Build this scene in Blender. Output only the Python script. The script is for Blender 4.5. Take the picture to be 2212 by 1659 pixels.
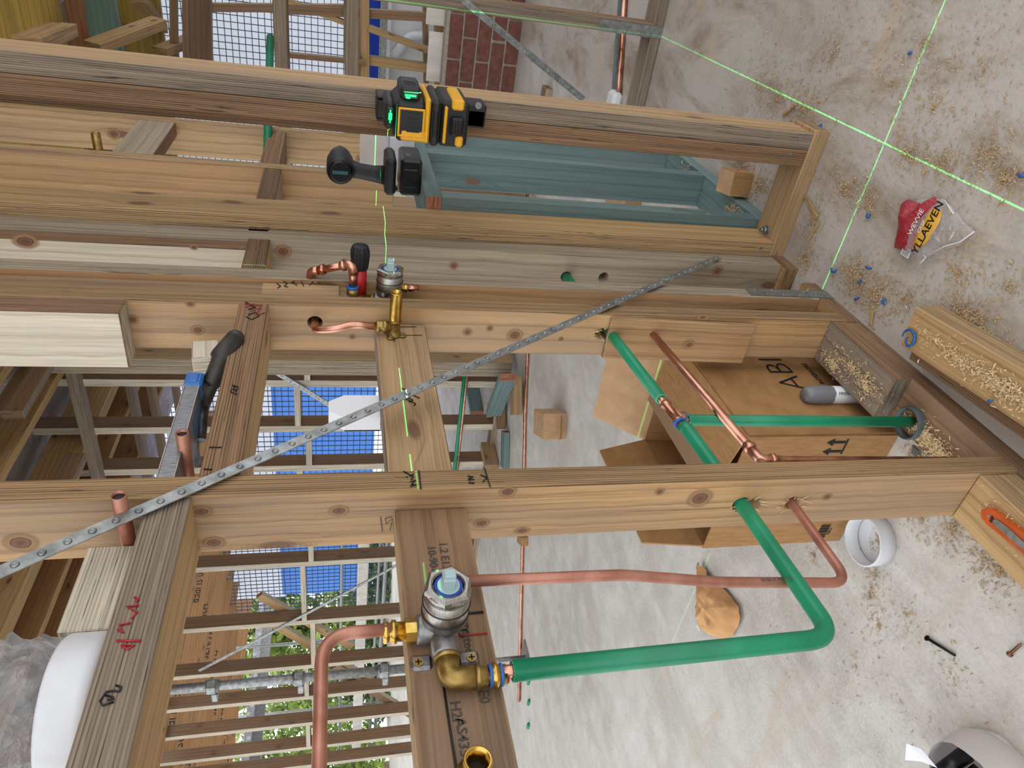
import bpy, bmesh, math, random
from mathutils import Vector, Matrix, noise as mnoise
random.seed(7)
for o in list(bpy.data.objects): bpy.data.objects.remove(o, do_unlink=True)
SC = bpy.context.scene
COL = SC.collection
# ------------------------------------------------------------------ camera
# metres; X runs along the shower wall frame (away from the camera), Y across it, Z up
H = 1.04
FPX = 1530.0
_p, _r, _y = (math.radians(a) for a in (13.96, 0.267, 34.5))
def _axes():
    cp, sp = math.cos(_p), math.sin(_p)
    Z = Vector((0, -cp, -sp)); F = Vector((0, -sp, cp)); R = Vector((1, 0, 0))
    A = F*math.cos(_y) + R*math.sin(_y)
    B = F*math.cos(_y-math.pi/2) + R*math.sin(_y-math.pi/2)
    c, s = math.cos(_r), math.sin(_r)
    M = Matrix(((c, -s, 0), (s, c, 0), (0, 0, 1)))
    return Matrix([M@A, M@B, M@Z])
MC = _axes()
CAM = Vector((0, 0, H))
def ray(x, y): return MC @ Vector((829.5-y, x-1106.0, FPX)).normalized()
def onX(x, y, X): r = ray(x, y); return CAM + r*(X/r.x)
def onY(x, y, Y): r = ray(x, y); return CAM + r*(Y/r.y)
def onZ(x, y, Z=0.0): r = ray(x, y); return CAM + r*((Z-H)/r.z)
cam = bpy.data.cameras.new('camera'); camo = bpy.data.objects.new('camera', cam); COL.objects.link(camo)
rt, dn, fw = MC@Vector((1, 0, 0)), MC@Vector((0, 1, 0)), MC@Vector((0, 0, 1))
mw = Matrix.Identity(4)
for i in range(3):
    mw[i][0] = dn[i]; mw[i][1] = rt[i]; mw[i][2] = -fw[i]; mw[i][3] = CAM[i]
camo.matrix_world = mw
cam.sensor_fit = 'HORIZONTAL'; cam.sensor_width = 36.0; cam.lens = 36.0*FPX/2212.0
cam.clip_start = 0.02; cam.clip_end = 200
SC.camera = camo
# ------------------------------------------------------------------ sky, exposure
W = bpy.data.worlds.new('world'); SC.world = W; W.use_nodes = True
bg = W.node_tree.nodes['Background']
bg.inputs['Color'].default_value = (0.93, 0.965, 1.0, 1); bg.inputs['Strength'].default_value = 1.25
SC.view_settings.view_transform = 'Standard'
try: SC.view_settings.look = 'None'
except Exception: pass
SC.view_settings.gamma = 1.0; SC.view_settings.use_curve_mapping = False
SC.view_settings.exposure = 0.55
# ------------------------------------------------------------------ material helpers
def srgb(r, g, b):
    f = lambda c: (c/255.0/12.92) if c/255.0 <= 0.04045 else ((c/255.0+0.055)/1.055)**2.4
    return (f(r), f(g), f(b), 1.0)
class NT:
    def __init__(s, name):
        s.m = bpy.data.materials.new(name); s.m.use_nodes = True; s.t = s.m.node_tree
        s.b = s.t.nodes['Principled BSDF']; s.out = s.t.nodes['Material Output']
    def n(s, typ, **kw):
        nd = s.t.nodes.new('ShaderNode'+typ)
        for k, v in kw.items():
            if k.startswith('i_'):
                k = k[2:]; k = int(k) if k.isdigit() else k.replace('_', ' ')
                if isinstance(v, bpy.types.NodeSocket): s.t.links.new(v, nd.inputs[k])
                else: nd.inputs[k].default_value = v
            else: setattr(nd, k, v)
        return nd
    def l(s, a, b): s.t.links.new(a, b)
    def math(s, op, a, b=0.0, clamp=False):
        nd = s.n('Math', operation=op, use_clamp=clamp)
        for i, v in enumerate((a, b)):
            if isinstance(v, bpy.types.NodeSocket): s.l(v, nd.inputs[i])
            else: nd.inputs[i].default_value = v
        return nd.outputs[0]
    def ramp(s, fac, *stops):
        nd = s.n('ValToRGB'); s.l(fac, nd.inputs[0]); e = nd.color_ramp.elements
        while len(e) < len(stops): e.new(0.5)
        for q, (p, c) in zip(e, stops):
            q.position = p; q.color = c if len(c) == 4 else tuple(c)+(1,)
        return nd.outputs[0]
    def mix(s, fac, a, b, mode='MIX'):
        nd = s.n('MixRGB', blend_type=mode)
        for i, v in ((0, fac), (1, a), (2, b)):
            if isinstance(v, bpy.types.NodeSocket): s.l(v, nd.inputs[i])
            else: nd.inputs[i].default_value = v
        return nd.outputs[0]
    def map(s, vec, scale, loc=(0, 0, 0)):
        nd = s.n('Mapping', i_Scale=scale, i_Location=loc); s.l(vec, nd.inputs[0]); return nd.outputs[0]
    def noise(s, vec, scale=1.0, detail=3.0, rough=0.55, dist=0.0):
        nd = s.n('TexNoise', i_Scale=scale, i_Detail=detail, i_Roughness=rough, i_Distortion=dist); s.l(vec, nd.inputs['Vector']); return nd.outputs['Fac']
    def objvec(s, k=1.0):
        tc = s.n('TexCoord'); oi = s.n('ObjectInfo')
        off = s.n('CombineXYZ'); 
        for i, f in enumerate((7.31, 3.17, 5.77)): s.l(s.math('MULTIPLY', oi.outputs['Random'], f*k), off.inputs[i])
        nd = s.n('VectorMath', operation='ADD'); s.l(tc.outputs['Object'], nd.inputs[0]); s.l(off.outputs[0], nd.inputs[1]); return nd.outputs[0]
    def bump(s, h, strength=0.3, dist=0.002):
        nd = s.n('Bump', i_Strength=strength, i_Distance=dist); s.l(h, nd.inputs['Height']); s.l(nd.outputs[0], s.b.inputs['Normal'])
    def col(s, c):
        if isinstance(c, bpy.types.NodeSocket): s.l(c, s.b.inputs['Base Color'])
        else: s.b.inputs['Base Color'].default_value = c
        return s
    def set(s, **kw):
        for k, v in kw.items(): s.b.inputs[k.replace('_', ' ')].default_value = v
        return s
def shade(c, k): return (c[0]*k, c[1]*k, c[2]*k, 1)
BW = ((0, 0, 0, 1), (1, 1, 1, 1))
_TM = {}
def timber_face(name, base, dark, grey=0.25, knots=0.6):
    t = NT(name); v0 = t.objvec()
    nz = t.n('TexNoise', i_Scale=14.0, i_Detail=2.0); t.l(v0, nz.inputs['Vector'])
    sub = t.n('VectorMath', operation='SUBTRACT'); t.l(nz.outputs['Color'], sub.inputs[0]); sub.inputs[1].default_value = (.5, .5, .5)
    scl = t.n('VectorMath', operation='SCALE'); t.l(sub.outputs[0], scl.inputs[0]); scl.inputs['Scale'].default_value = 0.010
    ad = t.n('VectorMath', operation='ADD'); t.l(v0, ad.inputs[0]); t.l(scl.outputs[0], ad.inputs[1]); v = ad.outputs[0]
    # knots first: the grain bends around them
    vo = t.n('TexVoronoi', voronoi_dimensions='2D', i_Scale=1.0, i_Randomness=1.0); t.l(t.map(v, (5.5, 13, 1)), vo.inputs['Vector'])
    sel = t.math('LESS_THAN', t.n('SeparateColor', i_Color=vo.outputs['Color']).outputs[0], knots*0.55)
    halo = t.math('MULTIPLY', t.ramp(vo.outputs['Distance'], (0.08, BW[1]), (0.42, BW[0])), sel)
    fib = t.noise(t.map(v0, (4.5, 420, 420)), 1.0, 3, .6)
    mid = t.noise(t.map(v, (1.6, 55, 55)), 1.0, 3)
    big = t.noise(t.map(v, (1.1, 5, 5)), 1.0, 2)
    bend = t.n('CombineXYZ'); t.l(t.math('MULTIPLY', halo, .022), bend.inputs[1])
    va = t.n('VectorMath', operation='ADD'); t.l(v, va.inputs[0]); t.l(bend.outputs[0], va.inputs[1])
    w = t.n('TexWave', wave_type='BANDS', bands_direction='Y', wave_profile='SAW', i_Scale=1.0, i_Distortion=7.0, i_Detail=2.0); w.inputs['Detail Scale'].default_value = 0.35
    t.l(t.map(va.outputs[0], (0.9, 11, 1)), w.inputs['Vector'])
    f = t.math('ADD', t.math('MULTIPLY', fib, 0.40), t.math('ADD', t.math('MULTIPLY', mid, 0.34), t.math('MULTIPLY', big, 0.26)))
    c = t.ramp(f, (0.33, shade(dark, .85)), (0.46, shade(base, .86)), (0.54, base), (0.66, shade(base, 1.22)))
    late = t.ramp(w.outputs['Fac'], (0.72, BW[0]), (0.97, (0.55, 0.55, 0.55, 1)))
    c = t.mix(late, c, shade(dark, .9))
    wb = t.noise(t.map(v, (1.3, 9, 9)), 1.0, 3)
    wm = t.ramp(wb, (0.46, (0, 0, 0, 1)), (0.64, (grey, grey, grey, 1)))
    c = t.mix(t.math('MULTIPLY', wm, t.ramp(fib, (.35, (.5,)*3), (.6, (1,)*3))), c, srgb(126, 116, 106))
    core = t.math('MULTIPLY', t.ramp(vo.outputs['Distance'], (0.085, BW[1]), (0.145, BW[0])), sel)
    rings = t.math('FRACT', t.math('MULTIPLY', vo.outputs['Distance'], 30.0))
    c = t.mix(t.math('MULTIPLY', halo, t.math('MULTIPLY', rings, 0.55)), c, shade(dark, 0.75))
    c = t.mix(t.math('MULTIPLY', core, .92), c, t.mix(rings, srgb(88, 62, 44), srgb(124, 92, 66)))
    t.col(c).set(Roughness=0.72); t.bump(fib, 0.35, 0.0008)
    return t.m
def timber_edge(name, base, dark, period=0.0036):
    t = NT(name); v = t.objvec(); tc = t.n('TexCoord').outputs['Object']
    z = t.n('SeparateXYZ', i_Vector=tc).outputs[2]
    nz = t.noise(t.map(v, (2.5, 9, 30)), 1.0, 2)
    s = t.math('SINE', t.math('ADD', t.math('MULTIPLY', z, 2*math.pi/period), t.math('MULTIPLY', nz, 5.0)))
    fl = t.noise(t.map(v, (7, 260, 420)), 1.0, 3)
    base_c = t.ramp(t.noise(t.map(v, (2.5, 40, 160)), 1.0, 3), (0.34, shade(base, 0.72)), (0.64, shade(base, 1.2)))
    m = t.ramp(s, (0.25, BW[0]), (0.9, (0.95, 0.95, 0.95, 1)))
    dash = t.ramp(t.noise(t.map(v, (5, 40, 300)), 1.0, 3), (.40, (.12,)*3), (.6, (1,)*3))
    c = t.mix(t.math('MULTIPLY', m, dash), base_c, dark)
    gap = t.ramp(t.noise(t.map(v, (11, 30, 330)), 1.0, 2), (0.66, BW[0]), (0.71, (0.85, 0.85, 0.85, 1)))
    c = t.mix(gap, c, shade(dark, 0.4))
    t.col(c).set(Roughness=0.8); t.bump(s, 0.4, 0.0007)
    return t.m
def timber_end(name, base, dark):
    t = NT(name); v = t.objvec()
    w = t.noise(t.map(v, (40, 18, 260)), 1.0, 3)
    t.col(t.ramp(w, (0.3, dark), (0.7, base))).set(Roughness=0.85)
    return t.m
TONES = {
 'honey': ((190, 150, 102), (124, 92, 60), .55, .2),
 'umber': ((156, 124, 86), (112, 84, 56), .3, .3),
 'tan':   ((178, 146, 106), (132, 100, 68), .42, .22),
 'warm':  ((172, 134, 92), (126, 92, 58), .22, .22),
 'pale':  ((164, 148, 126), (126, 108, 88), .45, .2),
 'white': ((210, 198, 178), (172, 156, 132), .2, .12),
 'brown': ((140, 108, 78), (100, 74, 50), .35, .35),
 'grey':  ((142, 126, 108), (104, 88, 72), .8, .45),
 'gold':  ((184, 150, 102), (142, 108, 68), .12, .5),
 'dark':  ((118, 90, 64), (82, 60, 42), .2, .4),
 'joist': ((164, 120, 74), (122, 84, 50), .1, .25),
 'teal':  ((98, 120, 118), (70, 94, 96), .25, .25),
 'green': ((112, 142, 128), (82, 110, 98), .2, .2),
 'yellow':((160, 132, 54), (118, 92, 34), .1, .25),
 'red':   ((160, 108, 74), (116, 74, 48), .1, .3),
}
def tmats(tone, edge=None):
    key = (tone, edge)
    if key not in _TM:
        b, d, g, k = TONES[tone]; f = timber_face('timber_face_'+tone, srgb(*b), srgb(*d), g, k)
        eb, ed, _, _ = TONES[edge or tone]
        if tone in ('teal', 'green'):
            e = timber_face('timber_edge_'+tone, srgb(*[min(255, c+12) for c in b]), srgb(*d), 0.2, 0.0); en = timber_end('timber_end_'+tone, srgb(178, 120, 92), srgb(128, 80, 58))
        else:
            e = timber_edge('timber_edge_%s_%s' % (tone, edge), srgb(*[int(c*0.98) for c in eb]), srgb(*[int(c*0.58) for c in ed]))
            en = timber_end('timber_end_'+tone, srgb(*[int(c*0.95) for c in b]), srgb(*[int(c*0.7) for c in d]))
        _TM[key] = (f, e, en)
    return _TM[key]
def plain(name, c, rough=0.5, metal=0.0, **kw):
    t = NT(name); t.col(c).set(Roughness=rough, Metallic=metal)
    for k, v in kw.items(): t.b.inputs[k.replace('_', ' ')].default_value = v
    return t.m
def mottled(name, c1, c2, scale=40, rough=0.6, metal=0.0, bump=0.2, stretch=(1, 1, 1), bd=0.001):
    t = NT(name); v = t.objvec(); f = t.noise(t.map(v, stretch), scale, 4)
    t.col(t.ramp(f, (0.32, c1), (0.68, c2))).set(Roughness=rough, Metallic=metal); t.bump(f, bump, bd); return t.m
# ------------------------------------------------------------------ mesh helpers
class MB:
    def __init__(s): s.v = []; s.f = []; s.mi = []; s.sm = []; s.M = Matrix.Identity(4)
    def add(s, vs, fs, mi=0, sm=False):
        o = len(s.v); s.v += [tuple(s.M @ Vector(v)) for v in vs]
        for k, f in enumerate(fs):
            s.f.append(tuple(i+o for i in f)); s.mi.append(mi[k] if isinstance(mi, list) else mi); s.sm.append(sm[k] if isinstance(sm, list) else sm)
        return s
    def box(s, c, d, b=0.0, mi=0, R=None):
        vs, fs, _ = cbox(d[0], d[1], d[2], b if b else min(d)*0.04)
        c = Vector(c); vs = [(c + (R @ Vector(v) if R else Vector(v))) for v in vs]
        return s.add(vs, fs, mi)
    def ring(s, c, ax, r, n, ref=None):
        ax = Vector(ax).normalized(); u = ax.orthogonal().normalized() if ref is None else (ref - ax*ref.dot(ax)).normalized(); w = ax.cross(u)
        return [c + u*(r*math.cos(2*math.pi*i/n)) + w*(r*math.sin(2*math.pi*i/n)) for i in range(n)]
    def lathe(s, o, ax, prof, n=24, mi=0, cap=True, flat=False, closed=False):
        """prof: list of (distance along axis, radius)"""
        o = Vector(o); ax = Vector(ax).normalized(); vs = []; fs = []; sm = []
        ref = ax.orthogonal()
        for d, r in prof: vs += s.ring(o+ax*d, ax, r, n, ref)
        k = len(prof)
        for j in range(k if closed else k-1):
            for i in range(n):
                a = j*n+i; b = j*n+(i+1) % n; j2 = (j+1) % k
                fs.append((a, b, j2*n+(i+1) % n, j2*n+i)); sm.append(not flat)
        if cap and not closed:
            fs.append(tuple(range(n))); sm.append(False); fs.append(tuple((k-1)*n+i for i in range(n))); sm.append(False)
        return s.add(vs, fs, mi, sm)
    def cyl(s, p0, p1, r0, r1=None, n=16, mi=0, cap=True):
        p0, p1 = Vector(p0), Vector(p1); r1 = r0 if r1 is None else r1
        return s.lathe(p0, p1-p0, [(0, r0), ((p1-p0).length, r1)], n, mi, cap)
    def tube(s, pts, r, n=14, mi=0, cap=True, inner=None):
        pts = [Vector(p) for p in pts]; vs = []; fs = []; sm = []; k = len(pts)
        t0 = (pts[1]-pts[0]).normalized(); u = t0.orthogonal().normalized()
        for i, p in enumerate(pts):
            t = ((pts[min(i+1, k-1)]-p).normalized() + (p-pts[max(i-1, 0)]).normalized()).normalized() if 0 < i < k-1 else (pts[1]-pts[0] if i == 0 else pts[-1]-pts[-2]).normalized()
            u = (u - t*u.dot(t)).normalized(); w = t.cross(u); rr = r[i] if isinstance(r, (list, tuple)) else r
            vs += [p + u*(rr*math.cos(2*math.pi*j/n)) + w*(rr*math.sin(2*math.pi*j/n)) for j in range(n)]
        for i in range(k-1):
            for j in range(n): fs.append((i*n+j, i*n+(j+1) % n, (i+1)*n+(j+1) % n, (i+1)*n+j)); sm.append(True)
        if cap: fs += [tuple(range(n)), tuple((k-1)*n+j for j in range(n))]; sm += [False, False]
        return s.add(vs, fs, mi, sm)
    def prism(s, poly, h, org, u, v, mi=0, taper=1.0):
        """poly in (u,v) plane at org, extruded h along u x v"""
        u, v = Vector(u), Vector(v); w = u.cross(v).normalized(); org = Vector(org); n = len(poly)
        cx = sum(p[0] for p in poly)/n; cy = sum(p[1] for p in poly)/n
        a = [org + u*p[0] + v*p[1] for p in poly]; b = [org + u*(cx+(p[0]-cx)*taper) + v*(cy+(p[1]-cy)*taper) + w*h for p in poly]
        fs = [tuple(range(n)), tuple(range(n, 2*n))] + [(i, (i+1) % n, n+(i+1) % n, n+i) for i in range(n)]
        return s.add(a+b, fs, mi)
    def ball(s, c, r, n=10, mi=0, sc=(1, 1, 1)):
        c = Vector(c); vs = []; fs = []; m = max(4, n//2)
        for i in range(m+1):
            th = math.pi*i/m
            for j in range(n): ph = 2*math.pi*j/n; vs.append(c+Vector((r*sc[0]*math.sin(th)*math.cos(ph), r*sc[1]*math.sin(th)*math.sin(ph), r*sc[2]*math.cos(th))))
        for i in range(m):
            for j in range(n): fs.append((i*n+j, i*n+(j+1) % n, (i+1)*n+(j+1) % n, (i+1)*n+j))
        return s.add(vs, fs, mi, True)
    def mesh(s, name, mats, recalc=True):
        me = bpy.data.meshes.new(name); me.from_pydata(s.v, [], s.f); me.update()
        for m in mats: me.materials.append(m)
        me.polygons.foreach_set('material_index', s.mi); me.polygons.foreach_set('use_smooth', s.sm)
        if recalc:
            bm = bmesh.new(); bm.from_mesh(me); bmesh.ops.remove_doubles(bm, verts=bm.verts, dist=1e-6)
            bmesh.ops.recalc_face_normals(bm, faces=bm.faces); bm.to_mesh(me); bm.free()
        return me
    def build(s, name, mats, parent=None, recalc=True, origin=None):
        if not isinstance(mats, (list, tuple)): mats = [mats]
        o = bpy.data.objects.new(name, None if not s.v else s.mesh(name, mats, recalc)); COL.objects.link(o)
        if origin is not None:
            o.data.transform(Matrix.Translation(-Vector(origin))); o.location = origin
        if parent: setpar(o, parent)
        return o
def setpar(o, p):
    mwld = o.matrix_basis.copy(); o.parent = p
    o.matrix_parent_inverse = Matrix.Identity(4); o.matrix_basis = wm(p).inverted() @ mwld
def wm(o):
    return (wm(o.parent) @ o.matrix_parent_inverse @ o.matrix_basis) if o.parent else o.matrix_basis.copy()
def cbox(sx, sy, sz, b):
    hx, hy, hz = sx/2, sy/2, sz/2; b = min(b, hx*0.9, hy*0.9, hz*0.9); vs = []; ix = {}
    for a in (-1, 1):
        for c in (-1, 1):
            for d in (-1, 1):
                ix[(a, c, d, 0)] = len(vs); vs.append((a*hx, c*(hy-b), d*(hz-b)))
                ix[(a, c, d, 1)] = len(vs); vs.append((a*(hx-b), c*hy, d*(hz-b)))
                ix[(a, c, d, 2)] = len(vs); vs.append((a*(hx-b), c*(hy-b), d*hz))
    fs = []; mi = []
    for a in (-1, 1):
        fs.append([ix[(a, c, d, 0)] for c, d in ((-1, -1), (1, -1), (1, 1), (-1, 1))]); mi.append(2)
        fs.append([ix[(c, a, d, 1)] for c, d in ((-1, -1), (1, -1), (1, 1), (-1, 1))]); mi.append(1)
        fs.append([ix[(c, d, a, 2)] for c, d in ((-1, -1), (1, -1), (1, 1), (-1, 1))]); mi.append(0)
    for a in (-1, 1):
        for c in (-1, 1):
            fs.append([ix[(a, c, -1, 0)], ix[(a, c, 1, 0)], ix[(a, c, 1, 1)], ix[(a, c, -1, 1)]]); mi.append(1)
            fs.append([ix[(a, -1, c, 0)], ix[(a, 1, c, 0)], ix[(a, 1, c, 2)], ix[(a, -1, c, 2)]]); mi.append(1)
            fs.append([ix[(-1, a, c, 1)], ix[(1, a, c, 1)], ix[(1, a, c, 2)], ix[(-1, a, c, 2)]]); mi.append(1)
            for d in (-1, 1): fs.append([ix[(a, c, d, k)] for k in range(3)]); mi.append(1)
    return vs, fs, mi
_tmesh = {}
def timber(name, p0, p1, wdir, w=0.09, t=0.036, tone='tan', edge=None, parent=None, label=None, b=0.0015):
    """timber of section w x t from p0 to p1 (axis ends); wdir = direction of the wide dimension"""
    p0, p1 = Vector(p0), Vector(p1); ax = (p1-p0); L = ax.length; ax.normalize(); wd = Vector(wdir); wd = (wd - ax*wd.dot(ax)).normalized(); td = ax.cross(wd)
    key = (round(L, 4), round(w, 4), round(t, 4), tone, edge)
    me = _tmesh.get(key)
    if me is None:
        vs, fs, mi = cbox(L, w, t, b); mb = MB(); mb.add(vs, fs, mi); me = mb.mesh(name, tmats(tone, edge)); _tmesh[key] = me
    o = bpy.data.objects.new(name, me); COL.objects.link(o)
    m = Matrix.Identity(4); c = (p0+p1)/2
    for i in range(3): m[i][0] = ax[i]; m[i][1] = wd[i]; m[i][2] = td[i]; m[i][3] = c[i]
    o.matrix_basis = m
    if parent: setpar(o, parent)
    if label: o['label'] = label
    return o
def empty(name, loc, label, cat, group=None, kind=None):
    o = bpy.data.objects.new(name, None); COL.objects.link(o); o.location = loc; o.empty_display_size = 0.05
    return tag(o, label, cat, group, kind)
def tag(o, label, cat, group=None, kind=None):
    o['label'] = label; o['category'] = cat
    if group: o['group'] = group
    if kind: o['kind'] = kind
    return o
def lab(o, label): o['label'] = label; return o
def fillet(pts, rad, n=7):
    pts = [Vector(p) for p in pts]; out = [pts[0]]
    for i in range(1, len(pts)-1):
        r = rad[i-1] if isinstance(rad, (list, tuple)) else rad
        a, b, c = pts[i-1], pts[i], pts[i+1]; d1 = (a-b).normalized(); d2 = (c-b).normalized()
        ang = d1.angle(d2); d = min(r/math.tan(ang/2), (a-b).length*0.49, (c-b).length*0.49)
        s, e = b+d1*d, b+d2*d
        for k in range(n+1):
            q = k/n; out.append(s*(1-q)**2 + b*2*q*(1-q) + e*q*q)
    out.append(pts[-1]); return out
def cut(o, cutters):
    """cut real holes: cutters = list of (p0, p1, r) cylinders in world space"""
    for k, (p0, p1, r) in enumerate(cutters):
        mb = MB(); mb.cyl(p0, p1, r, n=20); c = mb.build('cutter', [tmats('dark')[2]])
        md = o.modifiers.new('h', 'BOOLEAN'); md.operation = 'DIFFERENCE'; md.object = c; md.solver = 'EXACT'
        bpy.context.view_layer.update(); dg = bpy.context.evaluated_depsgraph_get()
        me = bpy.data.meshes.new_from_object(o.evaluated_get(dg)); o.modifiers.clear(); o.data = me
        cm = c.data; bpy.data.objects.remove(c); bpy.data.meshes.remove(cm)
FONTS = {}
def text(name, s, pos, right, up, size, m, parent=None, align='CENTER', bold=0.0, shear=0.0, extr=0.0002):
    cu = bpy.data.curves.new(name, 'FONT'); cu.body = s; cu.size = size; cu.align_x = align; cu.align_y = 'CENTER'; cu.offset = bold; cu.shear = shear; cu.extrude = extr; cu.resolution_u = 2
    tmp = bpy.data.objects.new(name, cu); COL.objects.link(tmp); bpy.context.view_layer.update()
    me = bpy.data.meshes.new_from_object(tmp.evaluated_get(bpy.context.evaluated_depsgraph_get())); bpy.data.objects.remove(tmp); bpy.data.curves.remove(cu)
    me.materials.clear(); me.materials.append(m)
    o = bpy.data.objects.new(name, me); COL.objects.link(o)
    r = Vector(right).normalized(); u = Vector(up); u = (u - r*u.dot(r)).normalized(); w = r.cross(u); mt = Matrix.Identity(4)
    for i in range(3): mt[i][0] = r[i]; mt[i][1] = u[i]; mt[i][2] = w[i]; mt[i][3] = pos[i]
    o.matrix_basis = mt
    if parent: setpar(o, parent)
    return o
def strokes(name, lines, m, r=0.0012, parent=None):
    mb = MB()
    for l in lines: mb.tube(l, r, 6)
    return mb.build(name, [m], parent)
def rubble(name, spots, m, size, parent=None, z=0.0, lift=0.002, wdt=(0.12, 0.3)):
    """many tiny curled shavings; spots: (x, y, z, radius_x, radius_y, count)"""
    vs = []; fs = []
    for (cx, cy, cz, rx, ry, n) in spots:
        for _ in range(n):
            a = random.uniform(0, 2*math.pi); q = abs(random.gauss(0, 0.5)); x = cx+rx*q*math.cos(a); y = cy+ry*q*math.sin(a)
            L = random.uniform(*size)*random.choice((0.5, 0.7, 1, 1)); wd = L*random.uniform(*wdt); th = random.uniform(0, math.pi); tilt = random.uniform(-0.35, 0.35)
            d = Vector((math.cos(th), math.sin(th), tilt)).normalized()*(L/2); e = Vector((-math.sin(th), math.cos(th), random.uniform(-.6, .6))).normalized()*(wd/2)
            h = lift*random.uniform(0.3, 1.0) + abs(d.z); c = Vector((x, y, cz+h)); up = Vector((0, 0, random.uniform(0.0, 0.35)*L))
            o = len(vs); vs += [c-d-e, c-d+e, c+up-e, c+up+e, c+d-e, c+d+e]; fs += [(o, o+1, o+3, o+2), (o+2, o+3, o+5, o+4)]
    me = bpy.data.meshes.new(name); me.from_pydata([tuple(v) for v in vs], [], fs); me.update(); me.materials.append(m)
    o = bpy.data.objects.new(name, me); COL.objects.link(o)
    if parent: setpar(o, parent)
    o['kind'] = 'stuff'; return o
UX, UY, UZ = Vector((1, 0, 0)), Vector((0, 1, 0)), Vector((0, 0, 1))
# ------------------------------------------------------------------ shared materials
def copper_mat():
    t = NT('copper'); v = t.objvec(); f = t.noise(t.map(v, (30, 30, 30)), 1.0, 4)
    t.col(t.ramp(f, (0.3, srgb(184, 122, 98)), (0.7, srgb(224, 172, 150)))).set(Metallic=1.0)
    t.l(t.ramp(f, (0.3, (0.2,)*3), (0.7, (0.42,)*3)), t.b.inputs['Roughness']); return t.m
COPPER = copper_mat()
COPPER_DULL = mottled('copper_dull', srgb(158, 100, 82), srgb(196, 142, 122), 25, 0.48, 0.65, 0.05)
BRASS = mottled('brass', srgb(176, 136, 60), srgb(226, 190, 104), 60, 0.26, 1.0, 0.08)
BRASS_CAST = mottled('brass_cast', srgb(142, 116, 64), srgb(178, 150, 92), 90, 0.42, 0.95, 0.25)
STEEL = mottled('satin_steel', srgb(150, 146, 142), srgb(186, 182, 176), 120, 0.36, 1.0, 0.03, (1, 1, 8))
CAST = mottled('cast_metal', srgb(120, 119, 120), srgb(152, 150, 150), 160, 0.42, 0.9, 0.12)
GALV = mottled('galvanised', srgb(128, 130, 130), srgb(172, 174, 172), 55, 0.45, 0.85, 0.05)
GREEN = mottled('green_lagging', srgb(10, 118, 82), srgb(24, 142, 102), 12, 0.36, 0.0, 0.03, (1, 1, 1))
GREEN_CUT = plain('green_cut', srgb(92, 196, 156), 0.6)
BLUE_SEAL = plain('blue_sealant', srgb(40, 96, 168), 0.4)
RED_MARK = plain('red_marker', srgb(168, 34, 40), 0.5)
INK = plain('black_ink', srgb(22, 20, 20), 0.6)
PENCIL = plain('pencil', srgb(70, 66, 62), 0.8)
RUBBER_BORE = plain('rubber_and_bore_shade', srgb(20, 20, 22), 0.55)
PVC = mottled('white_pvc', srgb(206, 208, 212), srgb(222, 224, 228), 18, 0.32, 0.0, 0.02)
CARD = mottled('cardboard', srgb(152, 112, 68), srgb(172, 130, 84), 30, 0.8, 0.0, 0.06, (1, 6, 1))
CARD_IN = mottled('cardboard_inside', srgb(148, 110, 70), srgb(168, 130, 88), 30, 0.85, 0.0, 0.06)
CARD_PALE = mottled('cardboard_pale', srgb(174, 138, 100), srgb(190, 154, 116), 30, 0.8, 0.0, 0.06)
SAW = mottled('sawdust', srgb(196, 166, 118), srgb(226, 202, 160), 300, 0.85, 0.0, 0.0)
SAW2 = mottled('dark_sawdust', srgb(158, 130, 96), srgb(204, 178, 140), 300, 0.85, 0.0, 0.0)
BLUE_PL = plain('blue_plastic', srgb(28, 88, 152), 0.35)
WHITE_PL = plain('white_plastic', srgb(226, 226, 230), 0.35)
# ================================================================== SETTING
def concrete():
    t = NT('concrete'); tc = t.n('TexCoord').outputs['Object']
    a = t.noise(tc, 1.3, 4); b = t.noise(tc, 9, 5, 0.65); c = t.noise(tc, 120, 3, 0.7); d = t.noise(t.map(tc, (1.0, 2.4, 1)), 2.6, 5, 0.68, 0.6)
    f = t.math('ADD', t.math('MULTIPLY', a, 0.35), t.math('ADD', t.math('MULTIPLY', b, 0.4), t.math('MULTIPLY', c, 0.25)))
    col = t.ramp(f, (0.34, srgb(166, 160, 152)), (0.5, srgb(202, 197, 190)), (0.64, srgb(220, 216, 211)))
    dirt = t.ramp(d, (0.47, BW[0]), (0.62, (0.8, 0.8, 0.8, 1)))
    dirt = t.math('MULTIPLY', dirt, t.ramp(b, (0.35, (0.2,)*3), (0.6, (1,)*3)))
    # trodden sawdust stain and painted-in dimmer light on the shower side
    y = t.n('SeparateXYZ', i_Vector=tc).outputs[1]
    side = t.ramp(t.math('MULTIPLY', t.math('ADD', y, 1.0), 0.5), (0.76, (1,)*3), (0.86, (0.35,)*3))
    dim_film = t.ramp(t.math('MULTIPLY', t.math('ADD', y, 1.0), 0.5), (0.78, (.42,)*3), (0.84, (0.0,)*3))
    col = t.mix(t.math('MULTIPLY', dim_film, t.ramp(b, (.3, (.6,)*3), (.65, (1,)*3))), col, srgb(152, 138, 124))
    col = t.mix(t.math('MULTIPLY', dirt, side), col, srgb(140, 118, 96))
    st = t.ramp(t.noise(t.map(tc, (9, 1.6, 1)), 1.0, 4, 0.6, 0.8), (0.60, BW[0]), (0.72, (0.42,)*3))
    col = t.mix(st, col, srgb(196, 172, 142))
    sp = t.ramp(t.noise(tc, 260, 2), (0.70, BW[0]), (0.75, (0.6,)*3)); col = t.mix(sp, col, srgb(112, 98, 84))
    t.col(col).set(Roughness=0.86); t.bump(t.math('ADD', b, c), 0.25, 0.004); return t.m
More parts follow.
